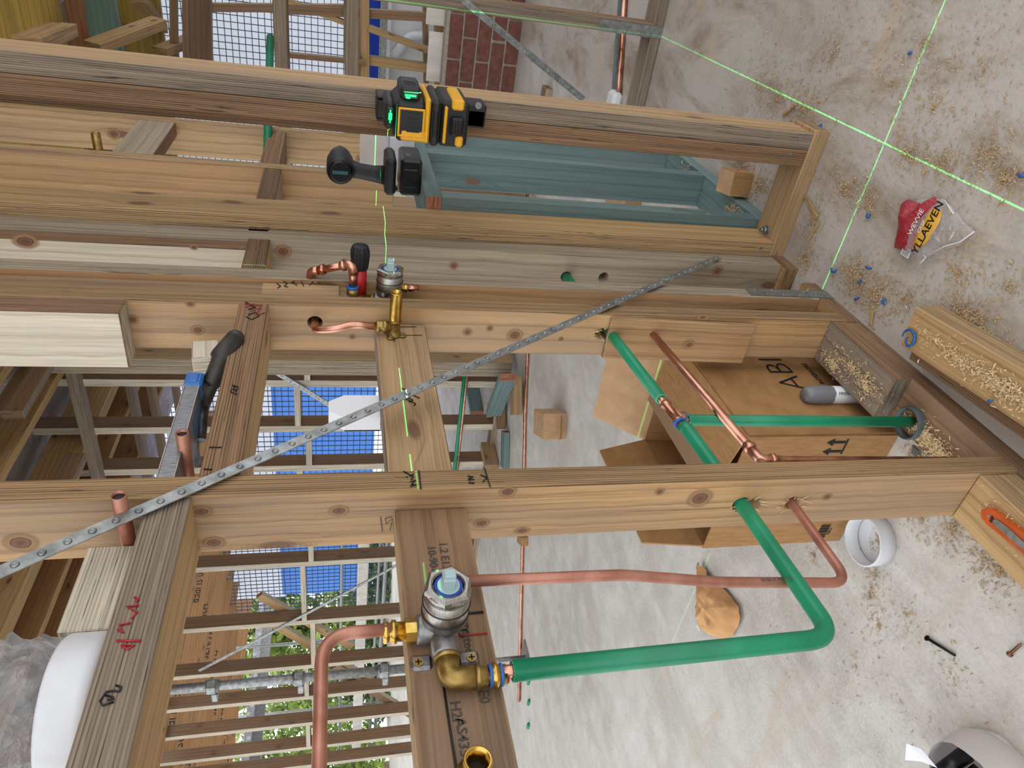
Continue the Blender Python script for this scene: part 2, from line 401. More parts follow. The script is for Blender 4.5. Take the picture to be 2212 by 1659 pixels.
CONC = concrete()
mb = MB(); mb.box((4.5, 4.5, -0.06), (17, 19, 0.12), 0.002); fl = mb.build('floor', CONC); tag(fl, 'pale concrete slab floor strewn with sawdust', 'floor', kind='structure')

# ---- shower wall frame along X, front face at Y = .59
YW, YC = 0.590, 0.635
wl = empty('wall_left', (0.65, YC, 0), 'nearest timber stud wall frame holding the mixers and the copper pipes', 'wall', kind='structure')
def stud(X, tone, edge=None, z0=0.036, z1=2.42, parent=None, label=None, Y=YC, t=0.036): return timber('stud', (X, Y, z0), (X, Y, z1), UY, 0.09, t, tone, edge, parent, label)
sN = stud(0.650, 'honey', 'umber', parent=wl, label='nearest knotty stud drilled for the green and copper pipes')
sE = stud(1.107, 'honey', 'umber', parent=wl, label='stud beside the brass threaded stem')
sF = stud(1.202, 'warm', 'pale', parent=wl)
sP = stud(0.055, 'tan', 'grey', parent=wl)
sG = stud(1.372, 'pale', 'pale', t=.05, parent=wl, label='grey pale stud with stamped print behind the steel strap')
sJ1 = stud(1.788, 'warm', 'tan', z0=0.9, parent=wl); sJ2 = stud(2.108, 'tan', 'tan', z0=0.9, parent=wl)
cut(sN, [((0.6, 0.639, 0.488), (0.7, 0.632, 0.497), 0.0135), ((0.6, 0.639, 0.468), (0.7, 0.632, 0.474), 0.012), ((0.6, 0.639, 0.406), (0.7, 0.634, 0.415), 0.012)])
cut(sE, [((1.05, 0.633, 0.537), (1.16, 0.633, 0.538), 0.0145), ((1.05, 0.633, 0.555), (1.16, 0.633, 0.556), 0.0125), ((1.05, 0.624, 0.462), (1.16, 0.624, 0.462), 0.0105), ((1.05, 0.624, 1.075), (1.16, 0.624, 1.075), 0.013)])
cut(sG, [((1.3, 0.641, 0.553), (1.42, 0.641, 0.553), 0.0125), ((1.3, 0.639, 0.466), (1.42, 0.639, 0.466), 0.0125)])
nA = timber('noggin', (-0.3, YC, 1.2185), (0.632, YC, 1.2185), UY, 0.09, 0.045, 'gold', 'grey', wl, 'noggin carrying the white end cap')
nB = timber('noggin', (0.668, YC, 1.1715), (1.089, YC, 1.1715), UY, 0.09, 0.045, 'gold', 'brown', wl, 'noggin carrying the hammer and the spirit level')
nC = timber('noggin', (1.22, YC, 1.185), (1.35, YC, 1.185), UY, 0.09, 0.04, 'gold', 'dark', wl)
nD = timber('noggin', (1.386, YC+.0, 1.19), (1.77, YC, 1.19), UY, 0.09, 0.04, 'pale', 'dark', wl)
nE = timber('noggin', (1.806, 0.61, 1.505), (2.09, 0.61, 1.505), UZ, 0.09, 0.036, 'pale', 'brown', wl)
nF = timber('noggin', (1.806, YC, 1.20), (2.09, YC, 1.20), UY, 0.09, 0.045, 'brown', 'brown', wl)
bd1 = timber('mounting_board', (-0.3, 0.640, 0.926), (0.632, 0.640, 0.926), UZ, 0.088, 0.036, 'brown', 'tan', wl, 'brown dot-printed board behind the nearest mixer')
bd2 = timber('mounting_board', (0.668, 0.640, 0.932), (1.089, 0.640, 0.932), UZ, 0.086, 0.036, 'tan', 'grey', wl, 'pale board under the brass stem, crossed by the laser line')
timber('packer', (1.155, 0.632, 1.012), (1.155, 0.632, 2.42), UX, 0.056, 0.062, 'umber', 'pale', wl)
timber('packer', (1.155, 0.599, 1.035), (1.155, 0.599, 1.165), UX, 0.044, 0.006, 'tan', 'pale', wl)
timber('packer', (1.327, 0.640, 1.205), (1.327, 0.640, 2.42), UY, 0.09, 0.036, 'white', 'brown', wl, 'whitish board fixed to the face of the pale stud')
timber('packer', (1.0665, 0.640, 1.362), (1.0665, 0.640, 1.75), UY, 0.10, 0.045, 'white', 'brown', wl, 'whitish block nailed high on the stud')
timber('packer', (1.072, 0.638, 0.25), (1.085, 0.638, 0.545), UY, 0.088, 0.008, 'warm', 'tan', wl)
# backing noggin for mixer two
timber('mounting_board', (1.128, 0.66, 0.93), (1.182, 0.66, 0.93), UZ, 0.10, 0.03, 'teal', None, wl)
# bottom plates and doubling blocks
timber('bottom_plate', (-0.4, YC, 0.018), (1.085, YC, 0.018), UY, 0.09, 0.036, 'brown', 'brown', wl)
timber('bottom_plate', (1.088, YC, 0.018), (1.262, YC, 0.018), UY, 0.09, 0.036, 'warm', 'brown', wl)
timber('bottom_plate', (1.334, YC, 0.018), (1.495, YC, 0.018), UY, 0.09, 0.036, 'warm', 'brown', wl)
timber('packer', (0.882, YC, 0.0545), (1.088, YC, 0.0545), UY, 0.09, 0.036, 'grey', 'brown', wl, 'weathered grey block on the bottom plate covered in sawdust')
timber('packer', (-0.3, 0.637, 0.0725), (0.6315, 0.637, 0.0725), UY, 0.04+0.046, 0.07, 'gold', 'tan', wl, 'raised timber under the orange knife')
# galvanised nail plate at the foot of stud F
mb = MB(); mb.box((1.204, 0.589, 0.10), (0.03, 0.0016, 0.20)); 
for k in range(9): mb.ball((1.204+0.008*(-1)**k, 0.588, 0.02+0.02*k), 0.0022, 6)
mb.build('nail_plate', [GALV], wl)
# steel strap brace
b0, b1 = onY(-60, 1262, 0.584), onY(1552, 556, 0.5835)
def brace(name, p0, p1, wid, n, nrm, parent, holes=True):
    p0, p1 = Vector(p0), Vector(p1); ax = (p1-p0); L = ax.length; ax.normalize(); nrm = Vector(nrm); sd = nrm.cross(ax).normalized()
    R = Matrix((ax, sd, nrm)).transposed(); mb = MB(); mb.box((p0+p1)/2, (L, wid, 0.0016), 0.0004, 0, R)
    mb.box((p0+p1)/2 + sd*(wid/2) - nrm*0.003, (L, 0.0014, 0.006), 0.0004, 0, R)
    for k in range(n):
        c = p0 + ax*(L*(k+0.5)/n) + nrm*0.0008
        mb.lathe(c, nrm, [(0, 0.0044), (0.0016, 0.0034), (0.0018, 0.0020), (0.0004, 0.0012)], 8, 0)
    return mb.build(name, [GALV], parent)
lab(brace('strap_brace', b0, b1, 0.0165, 62, (0, -1, 0), wl), 'long punched galvanised steel strap running diagonally across the frame')

# ---- nib wall frame across, front face at X = 1.406
XN = 1.406
wr = empty('wall_right', (1.45, 0.34, 0), 'short nib wall frame with the doubled stud that carries the laser level', 'wall', kind='structure')
for Yc, tn, ed, nm in ((0.323, 'tan', 'grey', 'outer stud of the doubled pair, faces the floor laser cross'), (0.3595, 'brown', 'brown', 'inner darker stud of the doubled pair')):
    lab(timber('stud', (1.451, Yc, 0.036), (1.451, Yc, 2.42), UX, 0.09, 0.0355, tn, ed, wr), nm)
timber('stud', (1.4725, 0.3895, 0.87), (1.4725, 0.3895, 2.42), UX, 0.05, 0.024, 'brown', 'brown', wr)
lab(timber('stud', (1.451, 0.577, 0.036), (1.451, 0.588, 2.42), UX, 0.09, 0.036, 'gold', 'tan', wr), 'stud next to the black and red handle, crossed by the laser line')
timber('bottom_plate', (1.451, 0.297, 0.018), (1.451, 0.60, 0.018), UX, 0.09, 0.036, 'tan', 'tan', wr)
pb = onZ(1657, 497, 0.036); mb = MB(); mb.cyl(pb, pb+UZ*0.003, 0.011, n=16); mb.lathe(pb+UZ*0.003, UZ, [(0, 0.0085), (0.007, 0.0085)], 6); mb.cyl(pb+UZ*0.01, pb+UZ*0.018, 0.005, n=10); mb.build('anchor_bolt', [GALV], wr)
for q in ((1737, 300, 'a'), (1718, 332, 'b'), (1654, 536, 'c')):
    c = onX(q[0]-10, q[1], XN); mb = MB(); mb.cyl(c, c-UX*0.001, 0.004, n=10); mb.build('nail_head', [GALV], wr)

# ---- teal treated frame behind the nib
tf = empty('wall_low', (1.8, 0.58, 0), 'low teal treated timber frame behind the nib wall, holding the drill', 'wall', kind='structure')
TY = 0.580
timber('top_plate', (1.500, TY, 0.834), (2.14, TY, 0.834), UY, 0.09, 0.036, 'teal', None, tf)
timber('bottom_plate', (1.500, TY, 0.018), (2.40, TY, 0.018), UY, 0.09, 0.036, 'teal', None, tf)
for X in (1.519, 1.835, 2.10): timber('stud', (X, TY, 0.036), (X, TY, 0.816), UY, 0.09, 0.036, 'teal', None, tf)

# ---- wall frame beyond, across the end of the room on the right
XR = 2.43
w3 = empty('wall_far_right', (XR+.045, 0.3, 0), 'open stud frame beyond the doubled stud with a green laser line on its stud', 'wall', kind='structure')
for Y, tn in ((0.258, 'brown'), (-0.42, 'tan'), (0.93, 'tan')):
    timber('stud', (XR+.045, Y, 0.036), (XR+.045, Y, 2.5), UX, 0.09, 0.04, tn, 'grey', w3)
timber('bottom_plate', (XR+.045, -0.9, 0.018), (XR+.045, 0.57, 0.018), UX, 0.09, 0.036, 'grey', 'grey', w3)
for px, tn in ((606, 'brown'), (761, 'tan')):
    z = onX(px, 75, XR).z; timber('noggin', (XR+.045, -0.40, z), (XR+.045, 0.238, z), UZ if px > 700 else UX, 0.07 if px > 700 else 0.09, 0.04, tn, 'grey', w3); timber('noggin', (XR+.045, 0.278, z), (XR+.045, 0.91, z), UX, 0.09, 0.04, tn, 'grey', w3)
for s in (-1,):
    c = onX(1390, 78, XR); mb = MB(); mb.box((XR-0.001, 0.262, 0.11), (0.0015, 0.035, 0.22))
    for k in range(8): mb.ball((XR-0.002, 0.262+0.009*(-1)**k, 0.03+0.025*k), 0.0025, 6)
    mb.build('nail_plate', [GALV], w3)
lab(brace('strap_brace', onX(1000, 0, XR-.003), onX(1260, 215, XR-.003), 0.02, 40, (-1, 0, 0), w3), 'steel strap running diagonally across the far frame')

# ---- far wall of the room behind the shower wall, X = 3.6
XF = 3.6
wb = empty('wall_back', (XF, 4, 0), 'far stud wall of the room behind with open bays to the trees', 'wall', kind='structure')
ys = [1.30, 1.72, 2.15, 2.48, 2.82, 3.14, 3.5] + [onX(660, p, XF).y for p in (1219, 1345, 1441, 1508, 1565, 1617, 1656)] + [7.3]
for k, Y in enumerate(ys): timber('stud', (XF+.055, Y, 0.036), (XF+.055, Y, 3.0), UX, 0.11, 0.048, 'brown', 'white', wb)
timber('bottom_plate', (XF+.045, 0.7, 0.018), (XF+.045, 7.5, 0.018), UX, 0.09, 0.036, 'brown', 'pale', wb)
for k in range(len(ys)-1):
    z = 1.235 + (0.03 if k % 2 else -0.03)
    timber('noggin', (XF+.045, ys[k]+.018, z), (XF+.045, ys[k+1]-.018, z), UX, 0.09, 0.036, 'brown', 'white', wb)
# second frame deeper in with flatter tones
XF2 = 5.4
w5 = empty('wall_beyond', (XF2, 3, 0), 'second stud frame deeper in the house in front of the blue mesh', 'wall', kind='structure')
for k in range(6):
    Y = (1.2, 1.62, 2.1, 2.55, 3.1, 3.6, 4.4, 5.6, 7.1, 8.6)[k]; timber('stud', (XF2, Y, 0.0), (XF2, Y, 3.0), UX, 0.09, 0.045, 'tan' if k % 2 else 'gold', 'white', w5)
for z in (0.02, 1.42): timber('noggin', (XF2, 1.0, z), (XF2, 3.7, z), UX, 0.085, 0.04, 'gold', 'white', w5)
def boardX(X, x0, y0, x1, y1, wpx, tone, parent, name='board', t=0.04, edge='white'):
    p0, p1 = onX(x0, y0, X), onX(x1, y1, X); d = ((p0+p1)/2-CAM).length; ax = (p1-p0)
    return timber(name, p0, p1, UX.cross(ax), wpx/FPX*d, t, tone, edge, parent)
boardX(XF+.14, 560, 1285, 760, 1395, 16, 'gold', wb, 'brace'); boardX(XF+.19, 590, 1345, 800, 1470, 16, 'gold', wb, 'brace'); boardX(XF+.14, 720, 1440, 950, 1580, 15, 'brown', wb, 'brace')
lab(brace('strap_brace', onX(430, 1450, XF-.01), onX(870, 1215, XF-.01), 0.022, 30, (-1, 0, 0), wb), 'thin steel strap across the far stud wall')
brace('strap_brace', onX(540, 770, XF-.02), onX(800, 930, XF-.02), 0.03, 30, (-1, 0, 0), wb)

# ---- ceiling: joists along X at the back, trimmers and foil nearer
ce = empty('ceiling', (4, 6, 2.4), 'exposed floor joists, trimmers and foil overhead', 'ceiling', kind='structure')
for k in range(11):
    Y = 5.0 + 0.52*k
    j = timber('joist', (2.2, Y, 2.50), (9.5, Y, 2.50), UZ, 0.20, 0.045, 'joist', 'gold', ce)
    s = ('EUROWOL', 'TERMITE TREAT', 'A3 H2S 16', 'E0 SUPER', 'H2S E0', 'AS/NZS', 'EUROWOL', 'G AS/NZS', 'TREAT', 'H2S', 'E0')[k]
    for X in (4.1, 5.6): text('print', s, (X, Y-0.024, 2.5), -UX, -UZ, 0.12, INK, j)
for (x, y), tn in (((80, 900), 'gold'), ((205, 945), 'joist'), ((20, 795), 'brown'), ((60, 1250), 'gold'), ((120, 1290), 'joist'), ((330, 900), 'joist')):
    Y = onZ(x, y, 2.44).y; timber('joist', (1.6, Y, 2.54), (7.0, Y, 2.54), UZ, .2, 0.05, tn, 'gold', ce)
for x, y in ((190, 900), (297, 875)): X = onZ(x, y, 2.40).x; timber('trimmer', (X, 0.7, 2.42), (X, 5.2, 2.42), UX, 0.09, 0.05, 'grey', 'grey', ce)
for X in (4.9, 5.6): timber('trimmer', (X, 0.7, 2.42), (X, 5.2, 2.42), UX, 0.09, 0.05, 'umber', 'grey', ce)
XP = 3.38; ya, yb = onX(300, 775, XP).y, onX(300, 808, XP).y
for k in (0, 1):
    Yk = ya+(yb-ya)*(.25+.5*k); timber('stud', (XP+.1, Yk, .036), (XP+.1, Yk, 2.5), UX, .20, (yb-ya)*.49, 'tan', 'pale', wb)
for Y in (1.45, 2.1, 2.75): timber('blocking', (2.8, Y, 2.40), (3.3, Y, 2.40), UZ, 0.09, 0.04, 'brown', 'grey', ce)
def joistB(X, xa, xb, tone, edge=None, t=.045, y0=-1.6, y1=1.7):
    za, zb = onX(xa, 50, X).z, onX(xb, 50, X).z; timber('joist', (X, y0, (za+zb)/2), (X, y1, (za+zb)/2), UZ, abs(za-zb), t, tone, edge, ce)
joistB(3.35, -60, 134, 'yellow', 'yellow', .05); joistB(4.1, 150, 186, 'red', 'red'); joistB(4.4, 190, 258, 'green'); joistB(5.0, 264, 346, 'yellow', 'yellow', .06); joistB(5.3, 346, 352, 'gold')
for x0, y0, x1, y1, X in ((60, 95, 140, 62, 2.9), (200, 102, 345, 48, 4.0), (345, 112, 425, 80, 4.7), (300, 0, 345, 62, 4.6)):
    p0 = onX(x0, y0, X); p1 = onX(x1, y1, X+.45); timber('blocking', p0, p1, UZ, 0.09, 0.045, 'gold', 'tan', ce)
def foil():
    t = NT('foil'); tc = t.n('TexCoord').outputs['Object']; a = t.noise(t.map(tc, (3, 9, 9)), 1.0, 5, 0.7, 1.0)
    t.col(t.ramp(a, (0.3, srgb(150, 146, 148)), (0.7, srgb(206, 202, 204)))).set(Roughness=0.35, Metallic=0.35); t.bump(a, 0.9, 0.05); return t.m
FOIL = foil()
mb = MB(); n = 28
gx = [(1.5+5.2*i/n) for i in range(n+1)]; gy = [(0.9+3.9*j/n) for j in range(n+1)]
mb.add([(x, y, 2.70+0.05*mnoise.noise(Vector((x*2.1, y*3.3, 0)))) for x in gx for y in gy], [(i*(n+1)+j, i*(n+1)+j+1, (i+1)*(n+1)+j+1, (i+1)*(n+1)+j) for i in range(n) for j in range(n)], 0, True)
mb.build('foil_sheet', [FOIL], ce, recalc=False)
mb = MB(); mb.box((2.6, -.35, 2.80), (5.6, 3.1, 0.03)); mb.build('shade_floor_sheet', [tmats('joist')[0]], ce)  # subfloor panel added overhead to shade the shower zone

# ================================================================== PLUMBING
def band(mb, c, ax, r, w, mi, n=18):   # soft ring around a pipe
    ax = Vector(ax).normalized(); mb.lathe(Vector(c)-ax*w/2, ax, [(0, r*0.86), (w*0.2, r*0.97), (w*0.5, r), (w*0.8, r*0.97), (w, r*0.86)], n, mi, True)
def pipe(name, pts, r, m, label, cat='pipe', rad=0.03, group=None, parent=None, inner=False):
    p = fillet(pts, rad, 9); mb = MB(); mb.tube(p, r, 18, 0, not inner)
    if inner:
        q = p[0]; d = (p[1]-p[0]).normalized(); mb.lathe(q, d, [(0, r), (0.0, r*0.86), (0.012, r*0.86)], 18, 0, False); mb.cyl(q+d*0.004, q+d*0.0042, r*0.86, n=18, mi=1)  # black disc stands in for the shade inside the open pipe
        mb.cyl(p[-1]-(p[-1]-p[-2]).normalized()*0.0002, p[-1], r, n=18)
    mats = [m, RUBBER_BORE]
    o = mb.build(name, mats, parent)
    if label: tag(o, label, cat, group)
    return o
# ---------------- mixer valve (axis points out of the wall, -Y)
CART = NT('cartridge'); CART.col(srgb(176, 200, 202)).set(Roughness=0.35); CART.b.inputs['Transmission Weight'].default_value = 0.15; CART = CART.m
BLUE_RING = plain('blue_ring', srgb(38, 70, 170), 0.35)
ORING = plain('o_ring', srgb(18, 18, 20), 0.4)
def mixer(base, k, label, outlets, elbows):
    """base = centre of the body on the board; k = scale"""
    root = empty('shower_mixer', base, label, 'mixer valve')
    B = Vector(base); D = Vector((0, -1, 0)); P = lambda x, y, z: B + Vector((x, -y, z))*k
    mb = MB(); mb.lathe(P(0, 0.004, 0), D, [(0, 0.013*k), (0.012*k, 0.016*k), (0.030*k, 0.0165*k), (0.036*k, 0.021*k)], 28)
    mb.lathe(P(-0.034, 0.019, 0), UX, [(0, 0.0125*k), (0.003*k, 0.0145*k), (0.022*k, 0.0145*k), (0.034*k, 0.0165*k), (0.046*k, 0.0145*k), (0.065*k, 0.0145*k), (0.068*k, 0.0125*k)], 24)
    mb.lathe(P(0, 0.019, -0.01), UZ, [(0, 0.0135*k), (0.018*k, 0.0155*k), (0.034*k, 0.0155*k), (0.037*k, 0.014*k)], 24)
    body = mb.build('valve_body', [CAST], root)
    mb = MB(); mb.lathe(P(0, 0.036, 0), D, [(0, 0.019*k), (0.002*k, 0.0228*k), (0.037*k, 0.0228*k), (0.0375*k, 0.0215*k)] + sum([[(0.0375*k+i*0.0012*k, 0.0212*k), (0.0381*k+i*0.0012*k, 0.0221*k)] for i in range(3)], []), 36)
    barrel = mb.build('barrel', [STEEL], root)
    for d in (0.047, 0.062): mb = MB(); band(mb, P(0, d, 0), D, 0.0240*k, 0.0024*k, 0, 36); mb.build('seal_ring', [ORING], barrel)
    mb = MB(); o = P(0, 0.077, 0)
    mb.lathe(o, D, [(0, 0.0222*k), (0.002*k, 0.0225*k), (0.006*k, 0.0218*k), (0.0088*k, 0.0190*k), (0.0090*k, 0.0158*k), (-0.001*k, 0.0154*k)], 30, 0, False)
    mb.lathe(o+D*0.0025*k, D, [(-0.001*k, 0.0200*k), (0, 0.0246*k), (0.0045*k, 0.0246*k), (0.0064*k, 0.0215*k), (0.0064*k, 0.0178*k)], 6, 0, False, True)
    mb.build('hex_collar', [STEEL], root)
    mb = MB(); mb.lathe(P(0, 0.079, 0), D, [(0, 0.0138*k), (0.005*k, 0.0138*k), (0.005*k, 0.0112*k), (0.0, 0.0112*k)], 28, 0, False, False, True); mb.build('blue_ring', [BLUE_RING], root)
    mb = MB(); mb.cyl(P(0, 0.079, 0), P(0, 0.0845, 0), 0.011*k, n=24); mb.box(P(0.001, 0.090, 0.0), (0.0135*k, 0.014*k, 0.0125*k), 0.001*k); mb.box(P(0.0, 0.097, 0.0), (0.0095*k, 0.010*k, 0.0110*k), 0.0008*k)
    mb.build('cartridge', [CART], root)
    # fixing lugs with screws
    for s in (-1, 1):
        mb = MB(); mb.box(P(-0.028, 0.004, s*0.0235), (0.017*k, 0.008*k, 0.022*k), 0.003*k); lug = mb.build('fixing_lug', [CAST], root)
        mb = MB(); c = P(-0.029, 0.008, s*0.0265); mb.cyl(c, c+D*0.0012, 0.0052*k, n=14)
        for q in (0, 1): mb.box(c+D*0.0013, (0.0065*k if q else 0.0016*k, 0.0004, 0.0016*k if q else 0.0065*k), 0.0001, 1)
        mb.build('screw', [BRASS_CAST, INK], lug)
    # top outlet
    if 'up' in outlets:
        o = P(0, 0.019, 0.026); mb = MB()
        mb.lathe(o, UZ, [(0, 0.012*k), (0.001*k, 0.0128*k), (0.012*k, 0.0128*k), (0.013*k, 0.0098*k)], 8, 0, True, True)
        mb.lathe(o+UZ*0.012*k, UZ, [(0, 0.0096*k), (0.008*k, 0.0096*k), (0.009*k, 0.0116*k), (0.013*k, 0.0122*k), (0.0145*k, 0.0092*k), (0.016*k, 0.0092*k), (0.017*k, 0.0108*k), (0.021*k, 0.0108*k), (0.022*k, 0.0085*k)], 22); mb.build('brass_adaptor', [BRASS], root)
    for s, ln in elbows:
        o = P(s*0.034, 0.019, 0); mb = MB(); e = o + UX*s*ln
        mb.lathe(o-UX*s*0.002, UX*s, [(0, 0.0125*k), (0.004*k, 0.0135*k), (0.006*k, 0.0118*k)], 22)
        dz = 0.0 if s < 0 else 0.022*k
        mb.tube(fillet([o, e, e-UZ*(0.026*k-dz*.6)], 0.010*k, 8), 0.0115*k, 18)
        e = e+UZ*dz
        mb.lathe(e-UZ*0.024*k, -UZ, [(0, 0.0118*k), (0.004*k, 0.0122*k), (0.008*k, 0.0098*k), (0.014*k, 0.0098*k)], 20); mb.build('brass_elbow', [BRASS_CAST], root)
        mb = MB(); c = e-UZ*0.036*k; mb.lathe(c, -UZ, [(0, 0.0098*k), (0.004*k, 0.0098*k), (0.006*k, 0.0122*k), (0.009*k, 0.0122*k), (0.011*k, 0.0098*k), (0.018*k, 0.0098*k)], 20); mb.build('press_ring', [BRASS], root)
        if s < 0:
            mb = MB(); band(mb, c-UZ*0.003*k, UZ, 0.0112*k, 0.004*k, 0); band(mb, c-UZ*0.0135*k, UZ, 0.0112*k, 0.004*k, 0); mb.build('blue_sealant', [BLUE_SEAL], root)
            mb = MB(); band(mb, c-UZ*0.0195*k, UZ, 0.0088*k, 0.0026*k, 0); mb.build('red_mark', [RED_MARK], root)
    return root
M1 = Vector((0.447, 0.6265, 0.934))
mixer(M1, 1.0, 'satin steel shower mixer on the brown printed board, nearest the camera', ('up',), ((-1, 0.024), (1, 0.020)))
YP = 0.603
# copper riser bending over to the left
pipe('copper_pipe', [(M1.x, YP, 0.985), (M1.x, YP, 1.052), (0.05, YP, 1.052)], 0.0064, COPPER_DULL, 'thick dull copper pipe rising from the nearest mixer and bending left', rad=0.045)
# hot copper loop down from mixer, through the near stud to the second stud
xc = M1.x+0.034+0.020
pN = Vector((0.632, 0.639, 0.408)); 
hot = pipe('copper_pipe', [(xc, YP, 0.905), (xc-0.002, YP+.004, 0.72), (xc-0.012, YP+0.016, 0.60), (xc-0.016, YP+.030, 0.415), tuple(pN), (0.728, 0.634, 0.4140)], 0.0064, COPPER_DULL, 'long copper pipe dropping from the nearest mixer and looping through the nearest stud', rad=[0.3, 0.3, 0.03, 0.3])
mdir = UZ
text('pipe_print', 'EMBLA AS1432   945', onY(1690, 1252, 0.6055)+Vector((0, -0.001, 0)), -UZ, UX, 0.0065, PENCIL, hot)
hot2 = pipe('copper_pipe', [(0.733, 0.634, 0.4145), (1.135, 0.624, 0.462)], 0.0072, COPPER, 'shiny copper pipe running between the two drilled studs', rad=0.02)
mb = MB(); c = Vector((0.733, 0.634, 0.4145)); d = (Vector((1.135, 0.624, 0.462))-c).normalized()
mb.lathe(c+d*0.012, d, [(0, 0.0085), (0.004, 0.0104), (0.008, 0.0104), (0.012, 0.0082), (0.014, 0.0082)], 20); mb.tube(fillet([c+d*0.014, c-d*0.012, c-d*0.012-UZ*0.022], 0.01, 8), 0.0082, 18)
mb.lathe(c-d*0.012-UZ*0.016, Vector((-.035, 0, -1)), [(0, 0.0082), (0.002, 0.0104), (0.007, 0.0104), (0.009, 0.0082), (0.03, 0.0064), (0.335, 0.0064)], 18); el = mb.build('elbow', [COPPER], hot2)
# green lagged cold line
xg = M1.x-0.034-0.024
def lag(name, pts, r, rad, label, inner_ext=0.0, group=None):
    p = fillet(pts, rad, 9); root = empty(name, p[0], label, 'pipe', group)
    mb = MB(); mb.tube(p, r, 18, 0, False)
    for q, d in ((p[0], (p[1]-p[0]).normalized()), (p[-1], (p[-2]-p[-1]).normalized())):
        mb.lathe(q, d, [(0, r), (0, r*0.62), (0.004, r*0.6)], 18, 1, False)
        for k in range(14):
            a = d.orthogonal().normalized(); bb = d.cross(a); an = 2*math.pi*k/14; c = q + (a*math.cos(an)+bb*math.sin(an))*r*0.8; mb.cyl(c-d*0.0003, c+d*0.0002, r*0.085, n=6, mi=2)
    mb.build('green_lagging', [GREEN, GREEN_CUT, INK], root)
    mb = MB(); ext = [p[0]-(p[1]-p[0]).normalized()*inner_ext] + p + [p[-1]-(p[-2]-p[-1]).normalized()*inner_ext]; mb.tube(ext, r*0.6, 14); mb.build('copper_core', [COPPER], root)
    return root
g0 = Vector((xg, YP, 0.874))
lag('green_pipe', [g0, (xg+0.000, YP-.004, 0.515), (0.634, 0.637, 0.489), (0.80, 0.633, 0.503)], 0.0105, [0.036, 0.25], 'green lagged pipe dropping from the nearest mixer and bending through the nearest stud', 0.012)
tee = onY(1452, 893, 0.633)
dg = (Vector((1.135, 0.633, 0.54))-tee).normalized(); 
lag('green_pipe', [tee+dg*0.040, (1.16, 0.633, 0.541)], 0.0098, 0.02, 'green lagged pipe between the copper tee and the second stud', 0.01)
lag('green_pipe', [tee-Vector((0.032, 0, 0.004)), (0.795, 0.633, 0.502)], 0.0098, 0.02, 'short green lagged pipe between the nearest stud and the copper tee', 0.008)
br = Vector((tee.x, tee.y+0.014, tee.z-0.032)); foot = Vector((br.x-.004, 0.653, 0.012))
lag('green_pipe', [br, foot], 0.0096, 0.02, 'green lagged pipe running straight down to the hole in the bottom plate', 0.01)
mb = MB(); mb.lathe(tee-dg*0.027, dg, [(0, 0.0075), (0.003, 0.0098), (0.007, 0.0098), (0.010, 0.0078), (0.044, 0.0078), (0.047, 0.0098), (0.051, 0.0098), (0.054, 0.0075)], 20)
mb.lathe(tee, br-tee, [(0, 0.0076), (0.016, 0.0078), (0.019, 0.0098), (0.023, 0.0098), (0.026, 0.0075)], 20); tt = mb.build('copper_tee', [COPPER]); tag(tt, 'shiny copper tee joining the three green lagged pipes', 'pipe fitting')
mb = MB(); band(mb, tee-dg*0.0255, dg, 0.0108, 0.005, 0); band(mb, tee+(br-tee).normalized()*0.024, br-tee, 0.0106, 0.004, 0); mb.build('blue_sealant', [BLUE_SEAL], tt)
pipe('green_pipe', [(1.345, 0.641, 0.553), (1.27, 0.636, 0.548), (1.225, 0.636, 0.545)], 0.0096, GREEN, 'short stretch of green lagged pipe entering the pale grey stud', rad=0.1)
# splinters around the drilled holes
mb = MB()
for c, X in ((Vector((0.632, 0.637, 0.478)), 0.6315), (Vector((0.632, 0.639, 0.407)), 0.6315), (Vector((1.089, 0.633, 0.547)), 1.0885)):
    for k in range(16):
        a = random.uniform(0, 6.28); r0 = 0.013; p = Vector((X-0.0006, c.y+r0*0.8*math.cos(a), c.z+r0*1.3*math.sin(a))); q = p+Vector((-random.uniform(.001, .006), random.uniform(-.004, .004)+.004*math.cos(a), random.uniform(-.004, .004)+.012*math.sin(a)))
        mb.cyl(p, q, 0.0010, 0.0003, 5)
sp = mb.build('splinters', [SAW], wl); sp['kind'] = 'stuff'
# ---------------- second mixer between the paired studs
M2 = Vector((1.154, 0.632, 0.948))
m2 = mixer(M2, 1.0, 'satin steel shower mixer set between the paired studs beside the red handle', (), ())
mb = MB(); c = M2+Vector((0, -0.019, 0.03)); mb.lathe(c-UZ*0.004, UZ, [(0, 0.0135), (0.006, 0.0135), (0.007, 0.0108), (0.02, 0.0108)], 20); mb.tube(fillet([c+UZ*0.012, c+UZ*0.034, c+UZ*0.034-UY*0.028], 0.01, 8), 0.0105, 18); mb.build('brass_elbow', [BRASS_CAST], m2)
mb = MB(); e = c+UZ*0.034-UY*0.026; band(mb, e, UY, 0.0112, 0.006, 0); mb.build('blue_sealant', [BLUE_SEAL], m2)
cp = MB(); e2 = e-UY*0.036; cp.tube([e, e2+UY*.008], 0.0066, 16); cp.tube(fillet([e2+UY*0.010, e2-UY*.004, e2-UY*.004+Vector((0.012, 0, 0.016))], 0.01, 8), 0.0084, 16)
f0 = e2-UY*.004+Vector((0.006, 0, 0.010)); f1 = f0+Vector((0.03, 0.030, 0.058)); dd = (f1-f0).normalized(); cp.tube([f0, f1], 0.0066, 16)
for q in (0.008, 0.052): cp.lathe(f0+dd*q-dd*.006, dd, [(0, .0078), (.003, .0098), (.007, .0098), (.011, .0078)], 18)
cp.tube(fillet([f1-dd*.012, f1+dd*.004, f1+dd*.004+Vector((0.004, 0.03, 0.004))], 0.012, 8), 0.0082, 16)
